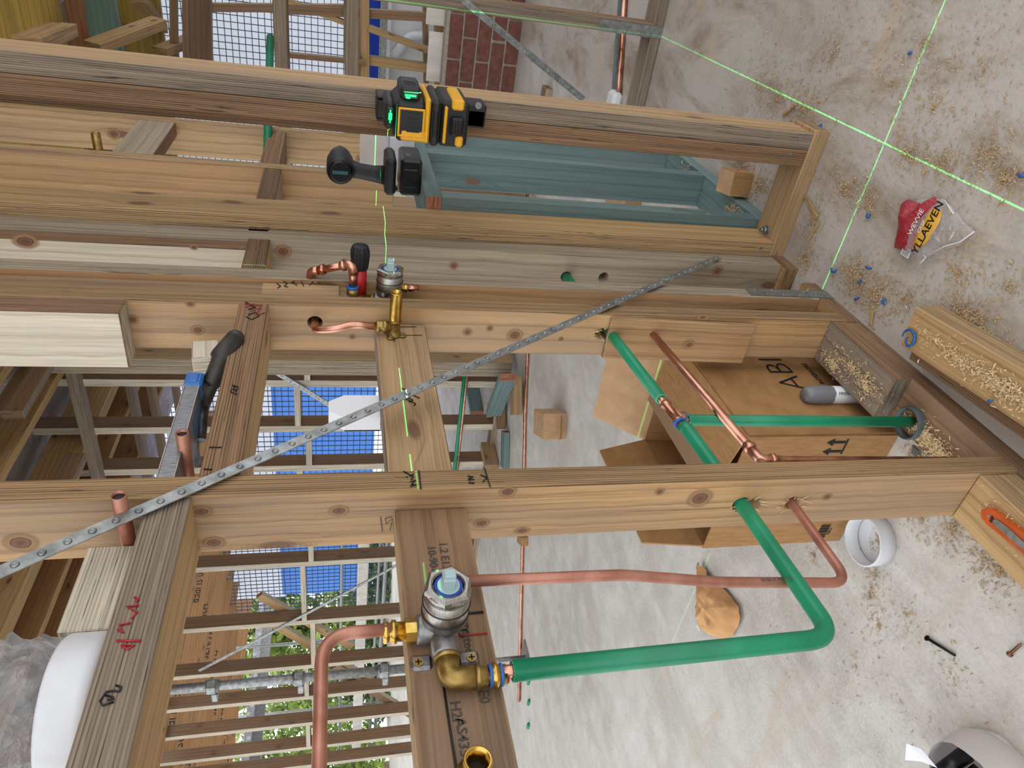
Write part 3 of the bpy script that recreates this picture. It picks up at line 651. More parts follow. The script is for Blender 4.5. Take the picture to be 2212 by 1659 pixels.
o = cp.build('copper_pipe', [COPPER]); tag(o, 'shiny copper press-elbow pipe joining the second mixer near the red handle', 'pipe')
mb = MB(); c = M2+Vector((0.004, -0.045, -0.022)); mb.lathe(c, -UZ, [(0, .008), (.003, .0085), (.004, .0068), (.007, .0084), (.010, .0084), (.011, .0066)], 18); mb.build('brass_nipple', [BRASS], m2)
mb = MB(); mb.cyl(c-UZ*.01, c-UZ*.03, .0062, n=16); mb.build('copper_stub', [COPPER], m2)
mb = MB(); mb.box(M2+Vector((-0.004, -0.0105, 0.036)), (0.022, 0.001, 0.03), 0.0003); mb.build('maroon_tape', [plain('maroon', srgb(104, 42, 48), .5)], m2)
# red tube with black knurled grip
hr = Vector((1.168, 0.605, 1.000)); root = empty('plug_handle', hr, 'red tube with black ribbed grip sticking out above the second mixer', 'handle')
mb = MB(); mb.lathe(hr+UY*0.012, -UY, [(0, 0.0125), (0.064, 0.0125)], 24); mb.build('red_tube', [plain('red_gloss', srgb(172, 24, 34), 0.35)], root)
mb = MB(); prof = [(0.060, 0.0135), (0.064, 0.0148), (0.085, 0.0168), (0.094, 0.0168), (0.103, 0.014), (0.105, 0.004)]
vs = []; n = 48
for d, r in prof:
    for i in range(n):
        rr = r*(1-0.07*(1 if (i % 4) < 2 else 0)) if r > 0.01 else r; a = 2*math.pi*i/n; vs.append((hr.x+rr*math.cos(a), hr.y-d+0.012, hr.z+rr*math.sin(a)))
k = len(prof); mb.add(vs, [(j*n+i, j*n+(i+1) % n, (j+1)*n+(i+1) % n, (j+1)*n+i) for j in range(k-1) for i in range(n)]+[tuple(range(n)), tuple((k-1)*n+i for i in range(n))]); mb.build('ribbed_grip', [RUBBER_BORE], root)
# ---------------- brass lugged elbow with threaded stem on the second board
nb = Vector((1.050, 0.622, 0.944)); root = empty('threaded_fitting', nb, 'brass lugged elbow with long threaded stem on the pale board', 'pipe fitting')
mb = MB(); mb.lathe(nb, -UY, [(0, 0.0125), (0.003, 0.0125), (0.006, 0.010), (0.026, 0.0095), (0.027, 0.0108), (0.030, 0.0108)], 22)
for a in (0.9, 2.6, 4.4):
    q = nb+Vector((math.cos(a)*0.014, -0.0025, math.sin(a)*0.014)); mb.cyl(q+UY*.0025, q-UY*0.002, 0.0062, n=14)
mb.lathe(nb+Vector((0, -0.017, 0)), UZ, [(0, .0088), (.013, .0088), (.014, .0105), (.019, .0105), (.020, .0082), (.026, .0096), (.030, .0096), (.031, .0075)], 20); mb.build('elbow_body', [BRASS_CAST], root)
for a in (0.9, 2.6, 4.4):
    q = nb+Vector((math.cos(a)*0.014, -0.0045, math.sin(a)*0.014)); mb = MB(); mb.cyl(q, q-UY*0.0012, 0.0036, n=12); mb.build('screw', [GALV], root)
mb = MB(); pr = [(0.030, 0.0095)]
d = 0.031
while d < 0.080: pr += [(d, 0.0092), (d+0.0009, 0.0101)]; d += 0.0018
pr += [(0.0815, 0.0096), (0.0815, 0.0080), (0.072, 0.0078)]
mb.lathe(nb, -UY, pr, 22, 0, False); mb.cyl(nb-UY*0.0722, nb-UY*0.072, 0.0078, n=18, mi=1); mb.build('threaded_stem', [BRASS, RUBBER_BORE], root)  # black disc paints the shade in the hollow stem
pipe('copper_pipe', [nb+Vector((0, -0.017, 0.028)), nb+Vector((0.002, -0.017, 0.07)), nb+Vector((-0.006, -0.012, 0.10)), nb+Vector((0.008, -0.002, 0.131)), (1.13, 0.624, 1.076)], 0.0064, COPPER, 'curved copper pipe from the brass stem into the hole in the second stud', rad=[.06, .04, .02])
# brass socket at the lower edge of the board
bs = onY(1030, 1655, 0.60); root = empty('brass_socket', (bs.x, 0.622, bs.z), 'round brass socket on the brown board at the picture edge', 'pipe fitting')
mb = MB(); o = Vector((bs.x, 0.622, bs.z)); mb.lathe(o, -UY, [(0, .018), (.003, .018), (.004, .012), (.02, .012), (.032, .0126), (.033, .0120), (.033, .0098), (.012, .0096)], 28, 0, False); mb.cyl(o-UY*.0122, o-UY*.012, .0096, n=20, mi=1); mb.build('socket_body', [BRASS, RUBBER_BORE], root)  # black disc paints the shade inside the socket
# open copper stubs sticking out above the noggins
for p0, p1, lb in (((0.612, 0.565, 1.262), (0.612, 0.70, 1.262), 'open copper stub pipe sticking out above the noggin beside the grooved block'), ((0.742, 0.585, 1.2235), (0.742, 0.70, 1.2235), 'open copper stub pipe sticking out behind the nearest stud below the spirit level')):
    pipe('copper_stub', [p0, p1], 0.0078, COPPER_DULL, lb, inner=True)
s3 = onY(206, 287, 0.555); pipe('brass_stub', [s3, (s3.x, 0.68, s3.z)], 0.010, BRASS_CAST, 'open brass stub pipe sticking out beyond the nib wall', inner=True)
# waste pipe with tape, standing behind the bottom plate
wp = onZ(1775, 745, 0.03); wp = Vector((0.985, 0.6995, 0.0)); root = empty('waste_pipe', wp, 'white plastic waste pipe capped with grey tape behind the bottom plate', 'pipe')
mb = MB(); mb.cyl(wp, wp+UZ*0.118, 0.0178, n=28); mb.build('pipe_body', [PVC], root)
t = NT('duct_tape'); t.col(srgb(122, 124, 128)).set(Roughness=.4); t.bump(t.noise(t.objvec(), 60, 4), .6, .004); TAPE = t.m
mb = MB(); n = 26; vs = []
for j, (z, r) in enumerate(((.092, .0186), (.11, .0188), (.128, .0188), (.142, .0172), (.150, .0135), (.151, .002))):
    for i in range(n):
        a = 2*math.pi*i/n; rr = r*(1+.05*mnoise.noise(Vector((math.cos(a)*2, math.sin(a)*2, z*60)))); vs.append((wp.x+rr*math.cos(a), wp.y+rr*math.sin(a), z+.003*mnoise.noise(Vector((i*.4, j, 2)))))
mb.add(vs, [(j*n+i, j*n+(i+1) % n, (j+1)*n+(i+1) % n, (j+1)*n+i) for j in range(5) for i in range(n)]+[tuple(5*n+i for i in range(n))], 0, True)
mb.prism([(0, 0), (.03, .004), (.022, .02), (.004, .018)], .001, (wp.x-.02, wp.y+.016, .105), (0.3, .9, .1), (0, .2, .98)); mb.build('grey_tape', [TAPE], root)
text('pipe_print', 'PIPEMAKERS', (wp.x-.0182*.75, wp.y-.0182*.66, .062), -UZ, Vector((.66, -.75, 0)), .0085, PENCIL, root)
# dark sleeve where the green pipe meets the floor
sl = Vector((foot.x-.012, 0.664, 0.036)); mb = MB(); mb.lathe((foot.x, 0.655, 0.02), UZ, [(0, .030), (.03, .030), (.032, .0275), (.012, .0265)], 28, 0, False); mb.prism([(0, 0), (.03, .0), (.026, .03), (.005, .026)], .002, (foot.x-.035, .69, .03), (.8, .2, -.3), (.2, .8, -.5)); o = mb.build('pipe_sleeve', [plain('dark_grey_plastic', srgb(74, 82, 84), .4)]); tag(o, 'dark grey plastic sleeve around the foot of the green pipe', 'pipe sleeve')

# ================================================================== HAND MARKS
def onb(x, y, Y, e=.0012): return onY(x, y, Y-e)
def mk(parent, name, Y, ls, m=INK, r=.0009): return strokes(name, [[onb(x, y, Y) for x, y in l] for l in ls], m, r, parent)
mk(sN, 'marker_writing', .59, [[(905, 1016), (909, 1056)], [(872, 1018), (893, 1030), (888, 1036)], [(893, 1024), (886, 1028)], [(878, 1030), (880, 1031)], [(886, 1041), (898, 1037), (889, 1046), (899, 1048), (886, 1050)]])
mk(sN, 'marker_writing', .59, [[(1047, 1012), (1059, 1052)], [(1038, 1026), (1052, 1031), (1043, 1041)], [(1010, 1028), (1022, 1030), (1012, 1034), (1024, 1036), (1011, 1037)], [(1012, 1042), (1025, 1044)]])
mk(nA, 'marker_writing', .59, [[(250, 1480), (262, 1484), (258, 1494), (246, 1492), (230, 1494), (216, 1514), (222, 1524), (246, 1516)], [(228, 1502), (244, 1506), (246, 1510), (232, 1512)]])
mk(nA, 'red_marker_writing', .59, [[(252, 1384), (305, 1384)], [(262, 1394), (290, 1394), (276, 1402), (262, 1394)], [(254, 1360), (268, 1366), (258, 1350), (282, 1346)], [(284, 1336), (296, 1322), (274, 1310), (300, 1308)], [(290, 1290), (300, 1294), (292, 1300)]], RED_MARK, .0011)
mk(nB, 'marker_writing', .59, [[(502, 832), (514, 836), (512, 842), (500, 840), (498, 846), (512, 852)], [(504, 834), (510, 846)], [(452, 966), (478, 966)], [(440, 1013), (458, 1014)]])
mk(nB, 'red_marker_writing', .59, [[(528, 656), (566, 660)], [(530, 664), (548, 656), (544, 672), (564, 664), (552, 680), (572, 676)]], RED_MARK, .0008)
mk(nB, 'marker_writing', .59, [[(530, 652), (552, 664), (536, 668)], [(536, 680), (552, 674), (560, 682), (544, 690), (532, 684)]])
mk(bd2, 'marker_writing', .622, [[(868, 838), (876, 842)], [(874, 860), (898, 872), (894, 876)], [(880, 858), (892, 864), (884, 868)], [(890, 852), (906, 860)]])
mk(bd2, 'marker_writing', .622, [[(862, 706), (898, 706)], [(858, 724), (912, 724)], [(852, 732), (851, 738)]], INK, .0006)
pk2 = [q for q in COL.objects if q.name.startswith('packer')][1]
mk(pk2, 'marker_writing', .596, [[(598, 612), (606, 618), (600, 622)], [(612, 608), (620, 612), (614, 618), (622, 620)], [(628, 600), (640, 606), (630, 610), (642, 616)], [(646, 598), (656, 618)], [(664, 604), (676, 610), (668, 616)], [(680, 600), (690, 612)]])
def onN(x, y): return onX(x, y, .631)
strokes('pencil_number', [[onN(822, 1117), onN(826, 1149)], [onN(846, 1117), onN(832, 1120), onN(834, 1132), onN(848, 1120), onN(842, 1146)]], PENCIL, .0005, sN)
# dot printed product stamps on the brown board
for x, y, s in ((935, 1215, '10-90-35'), (960, 1200, '1.2 E13'), (985, 1540, 'H2F'), (1000, 1600, 'AS4357'), (1045, 1505, 'E0'), (1000, 1345, 'VISY'), (1010, 1380, 'tested')):
    text('stamp_print', s, onb(x, y, .622, .0006), -UX, -UZ, .014, PENCIL, bd1, bold=.0001)
mk(bd1, 'marker_line', .622, [[(958, 1482), (985, 1659)]], INK, .0013); mk(bd1, 'red_marker_line', .622, [[(975, 1374), (1052, 1368)]], RED_MARK, .0008); mk(bd1, 'marker_line', .622, [[(992, 1326), (1044, 1322)]], INK, .0014)
mk(bd1, 'pencil_scribble', .622, [[(975, 1345), (1000, 1378)], [(978, 1390), (1000, 1440), (1008, 1430), (1002, 1425)]], PENCIL, .0006)

# ---- knots seen in the timber faces
def knot_mat():
    t = NT('knot'); tc = t.n('TexCoord').outputs['Object']; oi = t.n('ObjectInfo').outputs['Random']
    sp = t.n('SeparateXYZ', i_Vector=tc); nz = t.noise(t.map(tc, (1.3, 1.3, 1.3)), 1.0, 3)
    r = t.math('POWER', t.math('ADD', t.math('POWER', t.math('ABSOLUTE', sp.outputs[0]), 2.0), t.math('POWER', t.math('ABSOLUTE', sp.outputs[1]), 2.0)), 0.5)
    r = t.math('ADD', r, t.math('MULTIPLY', t.math('SUBTRACT', nz, 0.5), 0.22))
    ring = t.math('SINE', t.math('MULTIPLY', r, 34.0))
    c = t.ramp(r, (0.0, srgb(84, 56, 42)), (0.38, srgb(122, 84, 58)), (0.46, srgb(74, 52, 38)), (0.56, srgb(168, 130, 90)), (0.9, srgb(150, 114, 76)))
    c = t.mix(t.math('MULTIPLY', t.ramp(ring, (0.5, BW[0]), (1.0, BW[1])), 0.35), c, srgb(104, 74, 50))
    t.col(c).set(Roughness=.75)
    al = t.ramp(r, (0.5, BW[1]), (0.62, (.75,)*3), (0.95, BW[0])); t.l(al, t.b.inputs['Alpha']); return t.m
KNOT = knot_mat(); _kn = None
def knot(parent, p, nrm, ra, rb):
    """thin knot disc on a timber face; ra along the upright direction, rb across (metres)"""
    global _kn
    if _kn is None:
        n = 20; mb = MB(); mb.add([(0, 0, 0)]+[(math.cos(2*math.pi*i/n), math.sin(2*math.pi*i/n), 0) for i in range(n)], [(0, 1+i, 1+(i+1) % n) for i in range(n)]); _kn = mb.mesh('knot', [KNOT], False)
    o = bpy.data.objects.new('knot', _kn); COL.objects.link(o); nrm = Vector(nrm); u = UZ; w = nrm.cross(u); m = Matrix.Identity(4)
    for i in range(3): m[i][0] = u[i]*ra; m[i][1] = w[i]*rb; m[i][2] = nrm[i]; m[i][3] = p[i]+nrm[i]*.0003
    o.matrix_basis = m; setpar(o, parent); return o
for par, X, ks in ((sN, .632, ((1097, 1062, 24, 16), (732, 1103, 26, 15), (1040, 1130, 22, 13), (462, 1172, 26, 16), (435, 1105, 26, 14), (1512, 1076, 34, 24), (1425, 1062, 14, 10), (1128, 1146, 22, 10), (45, 1172, 34, 22), (1787, 1073, 14, 9))),
                   (sE, 1.089, ((761, 727, 9, 7), (1112, 724, 22, 15), (1010, 717, 13, 10), (1058, 709, 10, 8), (286, 690, 14, 10), (427, 713, 16, 11), (411, 656, 12, 8), (1212, 732, 8, 6))),
                   (sG, 1.347, ((612, 543, 20, 14), (980, 574, 12, 9), (1550, 585, 16, 12))), (sJ2, 2.09, ((246, 289, 14, 10), (782, 344, 15, 10)))):
    for x, y, a, b in ks:
        p = onX(x, y, X); k = (p-CAM).length/FPX; knot(par, p, -UX, a*k, b*k*1.25)
pk = [q for q in COL.objects if q.name.startswith('packer')]
for x, y, X, a, b in ((55, 521, 1.309, 26, 17), (419, 534, 1.309, 10, 7), (1488, 743, 1.0735, 15, 12), (1517, 684, 1.0735, 16, 7)):
    p = onX(x, y, X); k = (p-CAM).length/FPX; par = min(pk, key=lambda q: (wm(q).translation-p).length) if X > 1.2 else [q for q in pk if abs(wm(q).translation.z-.3975) < .01][0]; knot(par, p-UX*(.0025 if X < 1.2 else 0), -UX, a*k, b*k)
# ================================================================== TOOLS
BLK = plain('tool_black', srgb(26, 26, 28), 0.5); BLK2 = plain('tool_black_gloss', srgb(14, 14, 18), 0.28)
YEL = plain('tool_yellow', srgb(222, 164, 32), 0.42)
LENS = plain('green_lens', srgb(8, 60, 34), 0.1)
GLOW = NT('laser_glow'); GLOW.col(srgb(20, 120, 60)); GLOW.b.inputs['Emission Color'].default_value = srgb(30, 255, 110); GLOW.b.inputs['Emission Strength'].default_value = 2.2; GLOW = GLOW.m
TEALP = plain('tool_teal', srgb(40, 84, 92), 0.45)
def bpx(X0, X1, xa, xb, ya, yb, Xp=None):
    """box between depths X0..X1 whose outline at depth Xp spans pixels xa..xb, ya..yb -> centre, size"""
    Xp = X0 if Xp is None else Xp
    a = onX((xa+xb)/2, ya, Xp); b = onX((xa+xb)/2, yb, Xp); c = onX(xa, (ya+yb)/2, Xp); d = onX(xb, (ya+yb)/2, Xp)
    return ((X0+X1)/2, (a.y+b.y)/2, (c.z+d.z)/2), (X1-X0, abs(b.y-a.y), abs(c.z-d.z))
LX = 1.245
lv = empty('laser_level', (1.33, 0.32, 0.82), 'black and yellow laser level clamped to the doubled stud', 'laser level')
mb = MB(); c, s = bpx(LX, 1.355, 850, 924, 217, 309); mb.box(c, s, 0.010); hs = mb.build('housing', [BLK], lv)
def frame(X, xa, xb, ya, yb, w, m, name, parent, dp=0.004):
    mb = MB(); c, s = bpx(X-dp, X, xa, xb, ya, yb, LX)
    for a, b in (((0, s[1]/2-w/2), (s[2], w)), ((0, -s[1]/2+w/2), (s[2], w))): mb.box((c[0], c[1]+a[1], c[2]), (dp, w, s[2]), 0.0012)
    for sg in (-1, 1): mb.box((c[0], c[1], c[2]+sg*(s[2]/2-w/2)), (dp, s[1]-w*1.2, w), 0.0012)
    return mb.build(name, [m], parent)
frame(LX, 859, 917, 233, 296, 0.0035, YEL, 'yellow_frame', hs)
mb = MB(); c, s = bpx(LX-.0012, LX, 862, 914, 237, 292); mb.box(c, s, .0005)
for k in range(5): mb.box((LX-.002, c[1]+(k-2)*.0075, c[2]-.004), (.002, .0016, .022), .0003)
mb.build('ribbed_pad', [BLK2], hs)
mb = MB(); c, s = bpx(LX-.003, 1.35, 918, 929, 213, 311); mb.box(c, s, .003); mb.box((LX+.004, c[1]+s[1]*.36, c[2]+.022), (.014, .018, .044), .003); mb.build('yellow_base', [YEL], lv)
mb = MB(); c, s = bpx(LX-.002, 1.36, 929, 952, 216, 318); mb.box(c, s, .006)
for k in range(4): mb.box((LX-.003, c[1], c[2]+(k-1.5)*.004), (.002, s[1]*.55, .0008), .0002)
mb.build('base', [BLK], lv)
mb = MB(); c, s = bpx(LX+.004, 1.36, 949, 1012, 219, 319); mb.box(c, s, .006); bt = mb.build('battery', [BLK], lv)
mb = MB(); c2, s2 = bpx(LX-.008, 1.33, 978, 1004, 216, 240); mb.box(c2, s2, .003); c3, s3 = bpx(LX-.008, LX+.02, 984, 1000, 296, 319); mb.box(c3, s3, .003); mb.box((LX-.002, c[1], c[2]+.016), (.01, s[1]*.8, .005), .002); mb.build('yellow_trim', [YEL], bt)
mb = MB(); c4, s4 = bpx(LX-.007, LX+.02, 972, 1002, 255, 297); mb.box(c4, s4, .004)
for k in range(4): mb.box((LX-.009, c4[1], c4[2]+(k-1.5)*.005), (.003, s4[1]*.7, .0016), .0004)
mb.build('release_button', [BLK2], bt)
# laser heads: top (level plane) and side (upright plane)
mb = MB(); c, s = bpx(LX+.004, 1.33, 831, 852, 219, 280); mb.box(c, s, .005); h1 = mb.build('top_head', [BLK], lv)
mb = MB(); g, q = bpx(LX+.0015, LX+.006, 836, 850, 233, 270); mb.box(g, q, .002); w1 = mb.build('lens_window', [LENS], h1)
mb = MB(); mb.box((LX+.001, g[1], g[2]), (.001, q[1]*.75, .002), .0002); mb.box((LX+.001, g[1], g[2]), (.001, q[1]*.4, q[2]*.55), .0003); mb.build('laser_glow', [GLOW], h1)
mb = MB(); c, s = bpx(LX+.006, 1.33, 864, 910, 187, 218); mb.box(c, s, .005)
for k in range(4): mb.box((LX+.02+k*.008, c[1]-s[1]/2, c[2]), (.003, .002, s[2]*.6), .0004)
h2 = mb.build('side_head', [BLK], lv)
mb = MB(); g, q = bpx(LX+.0035, LX+.008, 870, 904, 198, 215); mb.box(g, q, .002); mb.build('lens_window', [LENS], h2)
mb = MB(); mb.box((LX+.003, g[1], g[2]), (.001, .003, q[2]*.7), .0002); mb.box((LX+.003, g[1]+.002, g[2]+.004), (.001, q[1]*.5, .007), .0003); mb.build('laser_glow', [GLOW], h2)
mb = MB(); 
for xa, xb, ya, yb in ((812, 1046, 222, 262), (812, 856, 203, 210), (812, 856, 250, 258), (1000, 1046, 220, 270)): c, s = bpx(1.352, 1.404, xa, xb, ya, yb, 1.37); mb.box(c, s, .003)
mb.build('wall_bracket', [BLK], lv)
c = onX(1033, 228, 1.352); mb = MB(); mb.cyl(c, c-UX*.003, .006, n=14); mb.build('bracket_screw', [GALV], lv)
# real laser planes: three point lights that only shine in a thin plane
def laser(name, loc, nrm, energy):
    ld = bpy.data.lights.new(name, 'POINT'); ld.shadow_soft_size = 0.0; ld.energy = energy; ld.color = (0.08, 1.0, 0.22); ld.use_nodes = True
    nt = ld.node_tree; em = nt.nodes['Emission']; tc = nt.nodes.new('ShaderNodeTexCoord'); vm = nt.nodes.new('ShaderNodeVectorMath'); vm.operation = 'DOT_PRODUCT'; vm.inputs[1].default_value = nrm
    nt.links.new(tc.outputs['Normal'], vm.inputs[0])
    ab = nt.nodes.new('ShaderNodeMath'); ab.operation = 'ABSOLUTE'; nt.links.new(vm.outputs['Value'], ab.inputs[0])
    lt = nt.nodes.new('ShaderNodeMath'); lt.operation = 'LESS_THAN'; lt.inputs[1].default_value = 0.0017; nt.links.new(ab.outputs[0], lt.inputs[0])
    nt.links.new(lt.outputs[0], em.inputs['Strength'])
    o = bpy.data.objects.new(name, ld); COL.objects.link(o); o.location = loc; setpar(o, lv); return o
laser('level_beam', (1.236, 0.368, 0.943), (0, 0, 1), 45.0)
laser('upright_beam', (1.236, 0.2715, 0.897), (0, 1, 0), 50.0)
laser('cross_beam', (1.2335, 0.2715, 0.897), (1, 0, 0), 40.0)

# ---- impact driver standing on the teal frame
DX = 1.64
dr = empty('impact_driver', (DX, 0.555, 0.852), 'black cordless impact driver standing on its battery on the teal frame', 'drill')
hc = onX(735, 371, DX); hc.y = max(hc.y, .50)
mb = MB(); mb.lathe(hc-UX*.004, UX, [(0, .018), (.002, .027), (.008, .0305), (.03, .031), (.075, .031), (.085, .029), (.11, .026), (.14, .014), (.15, .012), (.17, .010)], 28); mb.build('motor_housing', [BLK], dr)
mb = MB(); mb.lathe(hc-UX*.006, UX, [(0, .022), (.003, .027)], 28); cap = mb.build('end_cap', [BLK2], dr)
mb = MB(); mb.box(hc-UX*.0068, (.001, .008, .034), .0003); mb.build('teal_stripe', [TEALP], cap)
hb = onX(838, 383, DX); mb = MB(); mb.tube([hc+Vector((.03, 0, -.02)), (hc*0.6+hb*0.4)+Vector((.022, 0, 0)), (hc*.3+hb*.7)+Vector((.014, 0, 0)), hb+Vector((.012, 0, 0))], [.021, .0175, .0185, .023], 18); mb.build('grip', [RUBBER_BORE], dr)
c, s = bpx(DX-.035, DX+.06, 832, 856, 344, 424); mb = MB(); mb.box(c, s, .007); mb.box((c[0]-.036+.02, c[1]+.034, c[2]-.004), (.02, .006, .03), .002); mb.build('foot', [BLK], dr)
c, s = bpx(DX-.04, DX+.065, 856, 902, 345, 424); c = (c[0], c[1], .852+s[2]/2); mb = MB(); mb.box(c, s, .006); mb.box((c[0]-.053, c[1], c[2]+.002), (.006, s[1]*.5, s[2]*.7), .002)
for k in range(6): mb.box((c[0]-.03, c[1]-s[1]/2-.0005, c[2]-.016+k*.006), (.03, .001, .003), .0003)
btd = mb.build('battery', [BLK2], dr)
text('battery_print', '18V', (c[0]-.02, c[1]-s[1]/2-.0012, c[2]+.006), UX, UZ, .014, plain('grey_print', srgb(130, 130, 132), .5), btd)
mb = MB(); mb.tube(fillet([(c[0]-.03, c[1]+s[1]/2+.001, c[2]+.01), (c[0]-.03, c[1]+s[1]/2+.010, c[2]+.006), (c[0]-.03, c[1]+s[1]/2+.010, c[2]-.018), (c[0]-.03, c[1]+s[1]/2+.001, c[2]-.02)], .004, 5), .0012, 8); mb.build('belt_hook', [STEEL], dr)
# ---- clear screw box
CLEAR = NT('clear_plastic'); CLEAR.col(srgb(226, 228, 230)).set(Roughness=.18); CLEAR.b.inputs['Alpha'].default_value = .42; CLEAR.b.inputs['Specular IOR Level'].default_value = .6; CLEAR = CLEAR.m
BX = 1.86; sb = empty('screw_box', (BX, .53, .852), 'clear plastic box of screws on the teal frame behind the laser level', 'box')
c, s = bpx(BX-.05, BX+.04, 843, 880, 300, 392); s = (s[0], s[1], .06); c = (c[0], c[1], .852+s[2]/2); th = .0015
mb = MB()
for d, q in (((0, 0, -s[2]/2), (s[0], s[1], th)), ((-s[0]/2, 0, 0), (th, s[1], s[2])), ((s[0]/2, 0, 0), (th, s[1], s[2])), ((0, -s[1]/2, 0), (s[0], th, s[2])), ((0, s[1]/2, 0), (s[0], th, s[2]))): mb.box(Vector(c)+Vector(d), q, .0003)
mb.build('tub', [CLEAR], sb)
mb = MB(); R = Matrix.Rotation(math.radians(-76), 3, 'Y'); mb.box((c[0]+s[0]/2+.0, c[1]+.004, c[2]+s[2]/2+.034), (.075, s[1]*1.08, .003), .0008, 0, R); mb.build('lid', [CLEAR], sb)
mb = MB(); mb.box((c[0]-.01, c[1]-s[1]/2-.001, c[2]+.008), (.04, .0006, .022), .0001); lbx = mb.build('label_sticker', [plain('orange_label', srgb(196, 138, 84), .6)], sb)
text('label_print', '25', (c[0]-.01, c[1]-s[1]/2-.0016, c[2]+.008), UX, UZ, .012, INK, lbx)
scr = mottled('screw_metal', srgb(70, 68, 64), srgb(120, 116, 108), 50, .4, .8)
for k in range(34):
    p = Vector((c[0]+random.uniform(-.036, .036), c[1]+random.uniform(-.5, .5)*s[1]*.8, c[2]-s[2]/2+.004+random.uniform(0, .028))); d = Vector((random.uniform(-1, 1), random.uniform(-1, 1), random.uniform(-.3, .3))).normalized()
    mb = MB(); mb.cyl(p-d*.011, p+d*.009, .0013, .0005, 6); mb.cyl(p-d*.0125, p-d*.011, .0034, n=8); so = mb.build('screw', [scr]); tag(so, 'small dark screw lying in the clear plastic box', 'screw', 'screws in the clear box')
# ---- spirit level and hammer on the second noggin
sp0 = onY(424, 816, .605); lvl = empty('spirit_level', (0.86, .63, 1.235), 'aluminium spirit level with blue end cap lying above the noggin', 'spirit level')
zl = sp0.z+.004; xe = sp0.x+.018
mb = MB(); mb.box((xe-.16, .637, zl), (.262, .056, .0205), .001); bar = mb.build('aluminium_bar', [mottled('brushed_aluminium', srgb(112, 112, 114), srgb(150, 150, 152), 90, .4, .7, .1, (6, 1, 1))], lvl)
for d in (-.0095, .0095): mb = MB(); mb.box((xe-.16, .6085, zl+d), (.262, .001, .0016), .0003); mb.build('bright_edge', [STEEL], bar)
mb = MB(); mb.box((xe-.016, .637, zl), (.034, .060, .024), .003); mb.box((xe-.016, .6065, zl), (.022, .002, .012), .001); mb.build('end_cap', [mottled('blue_cap', srgb(36, 96, 168), srgb(60, 124, 196), 60, .45)], lvl)
mb = MB(); mb.box((xe-.075, .637, zl-.0106), (.05, .03, .001), .0003); mb.build('blue_inlay', [BLUE_PL], bar)
hm = empty('hammer', (0.98, .62, 1.194), 'dark rubber-gripped hammer resting on the noggin beside the spirit level', 'hammer')
h0, h1_, h2_ = onY(508, 731, .585), onY(478, 775, .600), onY(456, 830, .625); h3 = h2_+(h2_-h1_)*.9
mb = MB(); mb.tube(fillet([h0+(h0-h1_)*.15, h0, h1_, h2_, h3], .05, 6), [.009]+[.0155]*3+[.0158]*5+[.0160]*8+[.0145]*7+[.011]*3, 18) if False else None
P = fillet([h0, h1_, h2_, h3], .05, 6); n = len(P); mb = MB(); mb.tube(P, [(.0135 if i == 0 else .0168 if i < n*.3 else .0155-.006*(i/n)) for i in range(n)], 20); mb.ball(P[0], .0135, 14); mb.build('grip', [mottled('worn_rubber', srgb(40, 36, 34), srgb(64, 58, 54), 70, .5)], hm)
mb = MB(); mb.cyl(h3, h3+Vector((-.05, .02, -.004)), .010, .007, 14); mb.cyl(h3+Vector((-.05, -.005, .01)), h3+Vector((-.05, .06, .01)), .011, n=16); mb.build('head', [mottled('dark_steel', srgb(60, 60, 62), srgb(100, 100, 102), 60, .4, .8)], hm)
timber('plies_block', onY(445, 752, .66), onY(446, 790, .66), UZ, .04, .03, 'white', 'white'); o = bpy.context.scene.objects[-1] if False else [q for q in COL.objects if q.name.startswith('plies_block')][-1]; tag(o, 'small pale plywood offcut standing behind the hammer', 'wood block')
# ---- end cap, plastic wrap and grooved block on the first noggin
capc = onZ(150, 1560, 1.2415); ce_x = onY(207, 1378, .64).x-.066; cp = Vector((ce_x, .660, 1.2412)); ec = empty('end_cap', cp, 'large white plastic pipe cap sitting on the nearest noggin', 'pipe cap')
mb = MB(); mb.lathe(cp, UZ, [(0, .062), (.003, .0685), (.010, .0705), (.036, .0705), (.039, .0690), (.039, .065), (.008, .064)], 44, 0, False); mb.cyl(cp+UZ*.006, cp+UZ*.008, .0645, n=40); mb.build('cap_shell', [PVC], ec)
FILM = NT('plastic_film'); FILM.col(srgb(240, 240, 242)).set(Roughness=.12); FILM.b.inputs['Alpha'].default_value = .38; v = FILM.objvec(); FILM.bump(FILM.noise(v, 55, 5, .7, 1.5), 1.0, .02); FILM = FILM.m
def crumple(name, c, sc, m, seed, n=26, amp=.35, flat=None):
    mb = MB(); vs = []; mrows = n//2
    for i in range(mrows+1):
        th = math.pi*i/mrows
        for j in range(n):
            ph = 2*math.pi*j/n; d = Vector((math.sin(th)*math.cos(ph), math.sin(th)*math.sin(ph), math.cos(th)))
            k = 1+amp*mnoise.noise(d*1.7+Vector((seed, 0, 0)))+amp*.6*abs(mnoise.noise(d*4.1+Vector((0, seed, 0))))+amp*.3*mnoise.noise(d*9+Vector((0, 0, seed)))
            p = Vector((d.x*sc[0], d.y*sc[1], d.z*sc[2]))*k
            if flat is not None: p.z = max(p.z, flat)
            vs.append(Vector(c)+p)
    mb.add(vs, [(i*n+j, i*n+(j+1) % n, (i+1)*n+(j+1) % n, (i+1)*n+j) for i in range(mrows) for j in range(n)], 0, True); return mb.build(name, [m])
pf = crumple('plastic_wrap', cp+Vector((.0, -.01, .075)), (.066, .058, .044), FILM, 3.3, 44, .3); tag(pf, 'crumpled clear plastic wrap heaped on the white pipe cap', 'plastic wrap')
bk0, bk1 = onY(232, 1372, .640), onY(240, 1190, .640); zc = 1.2412+.029
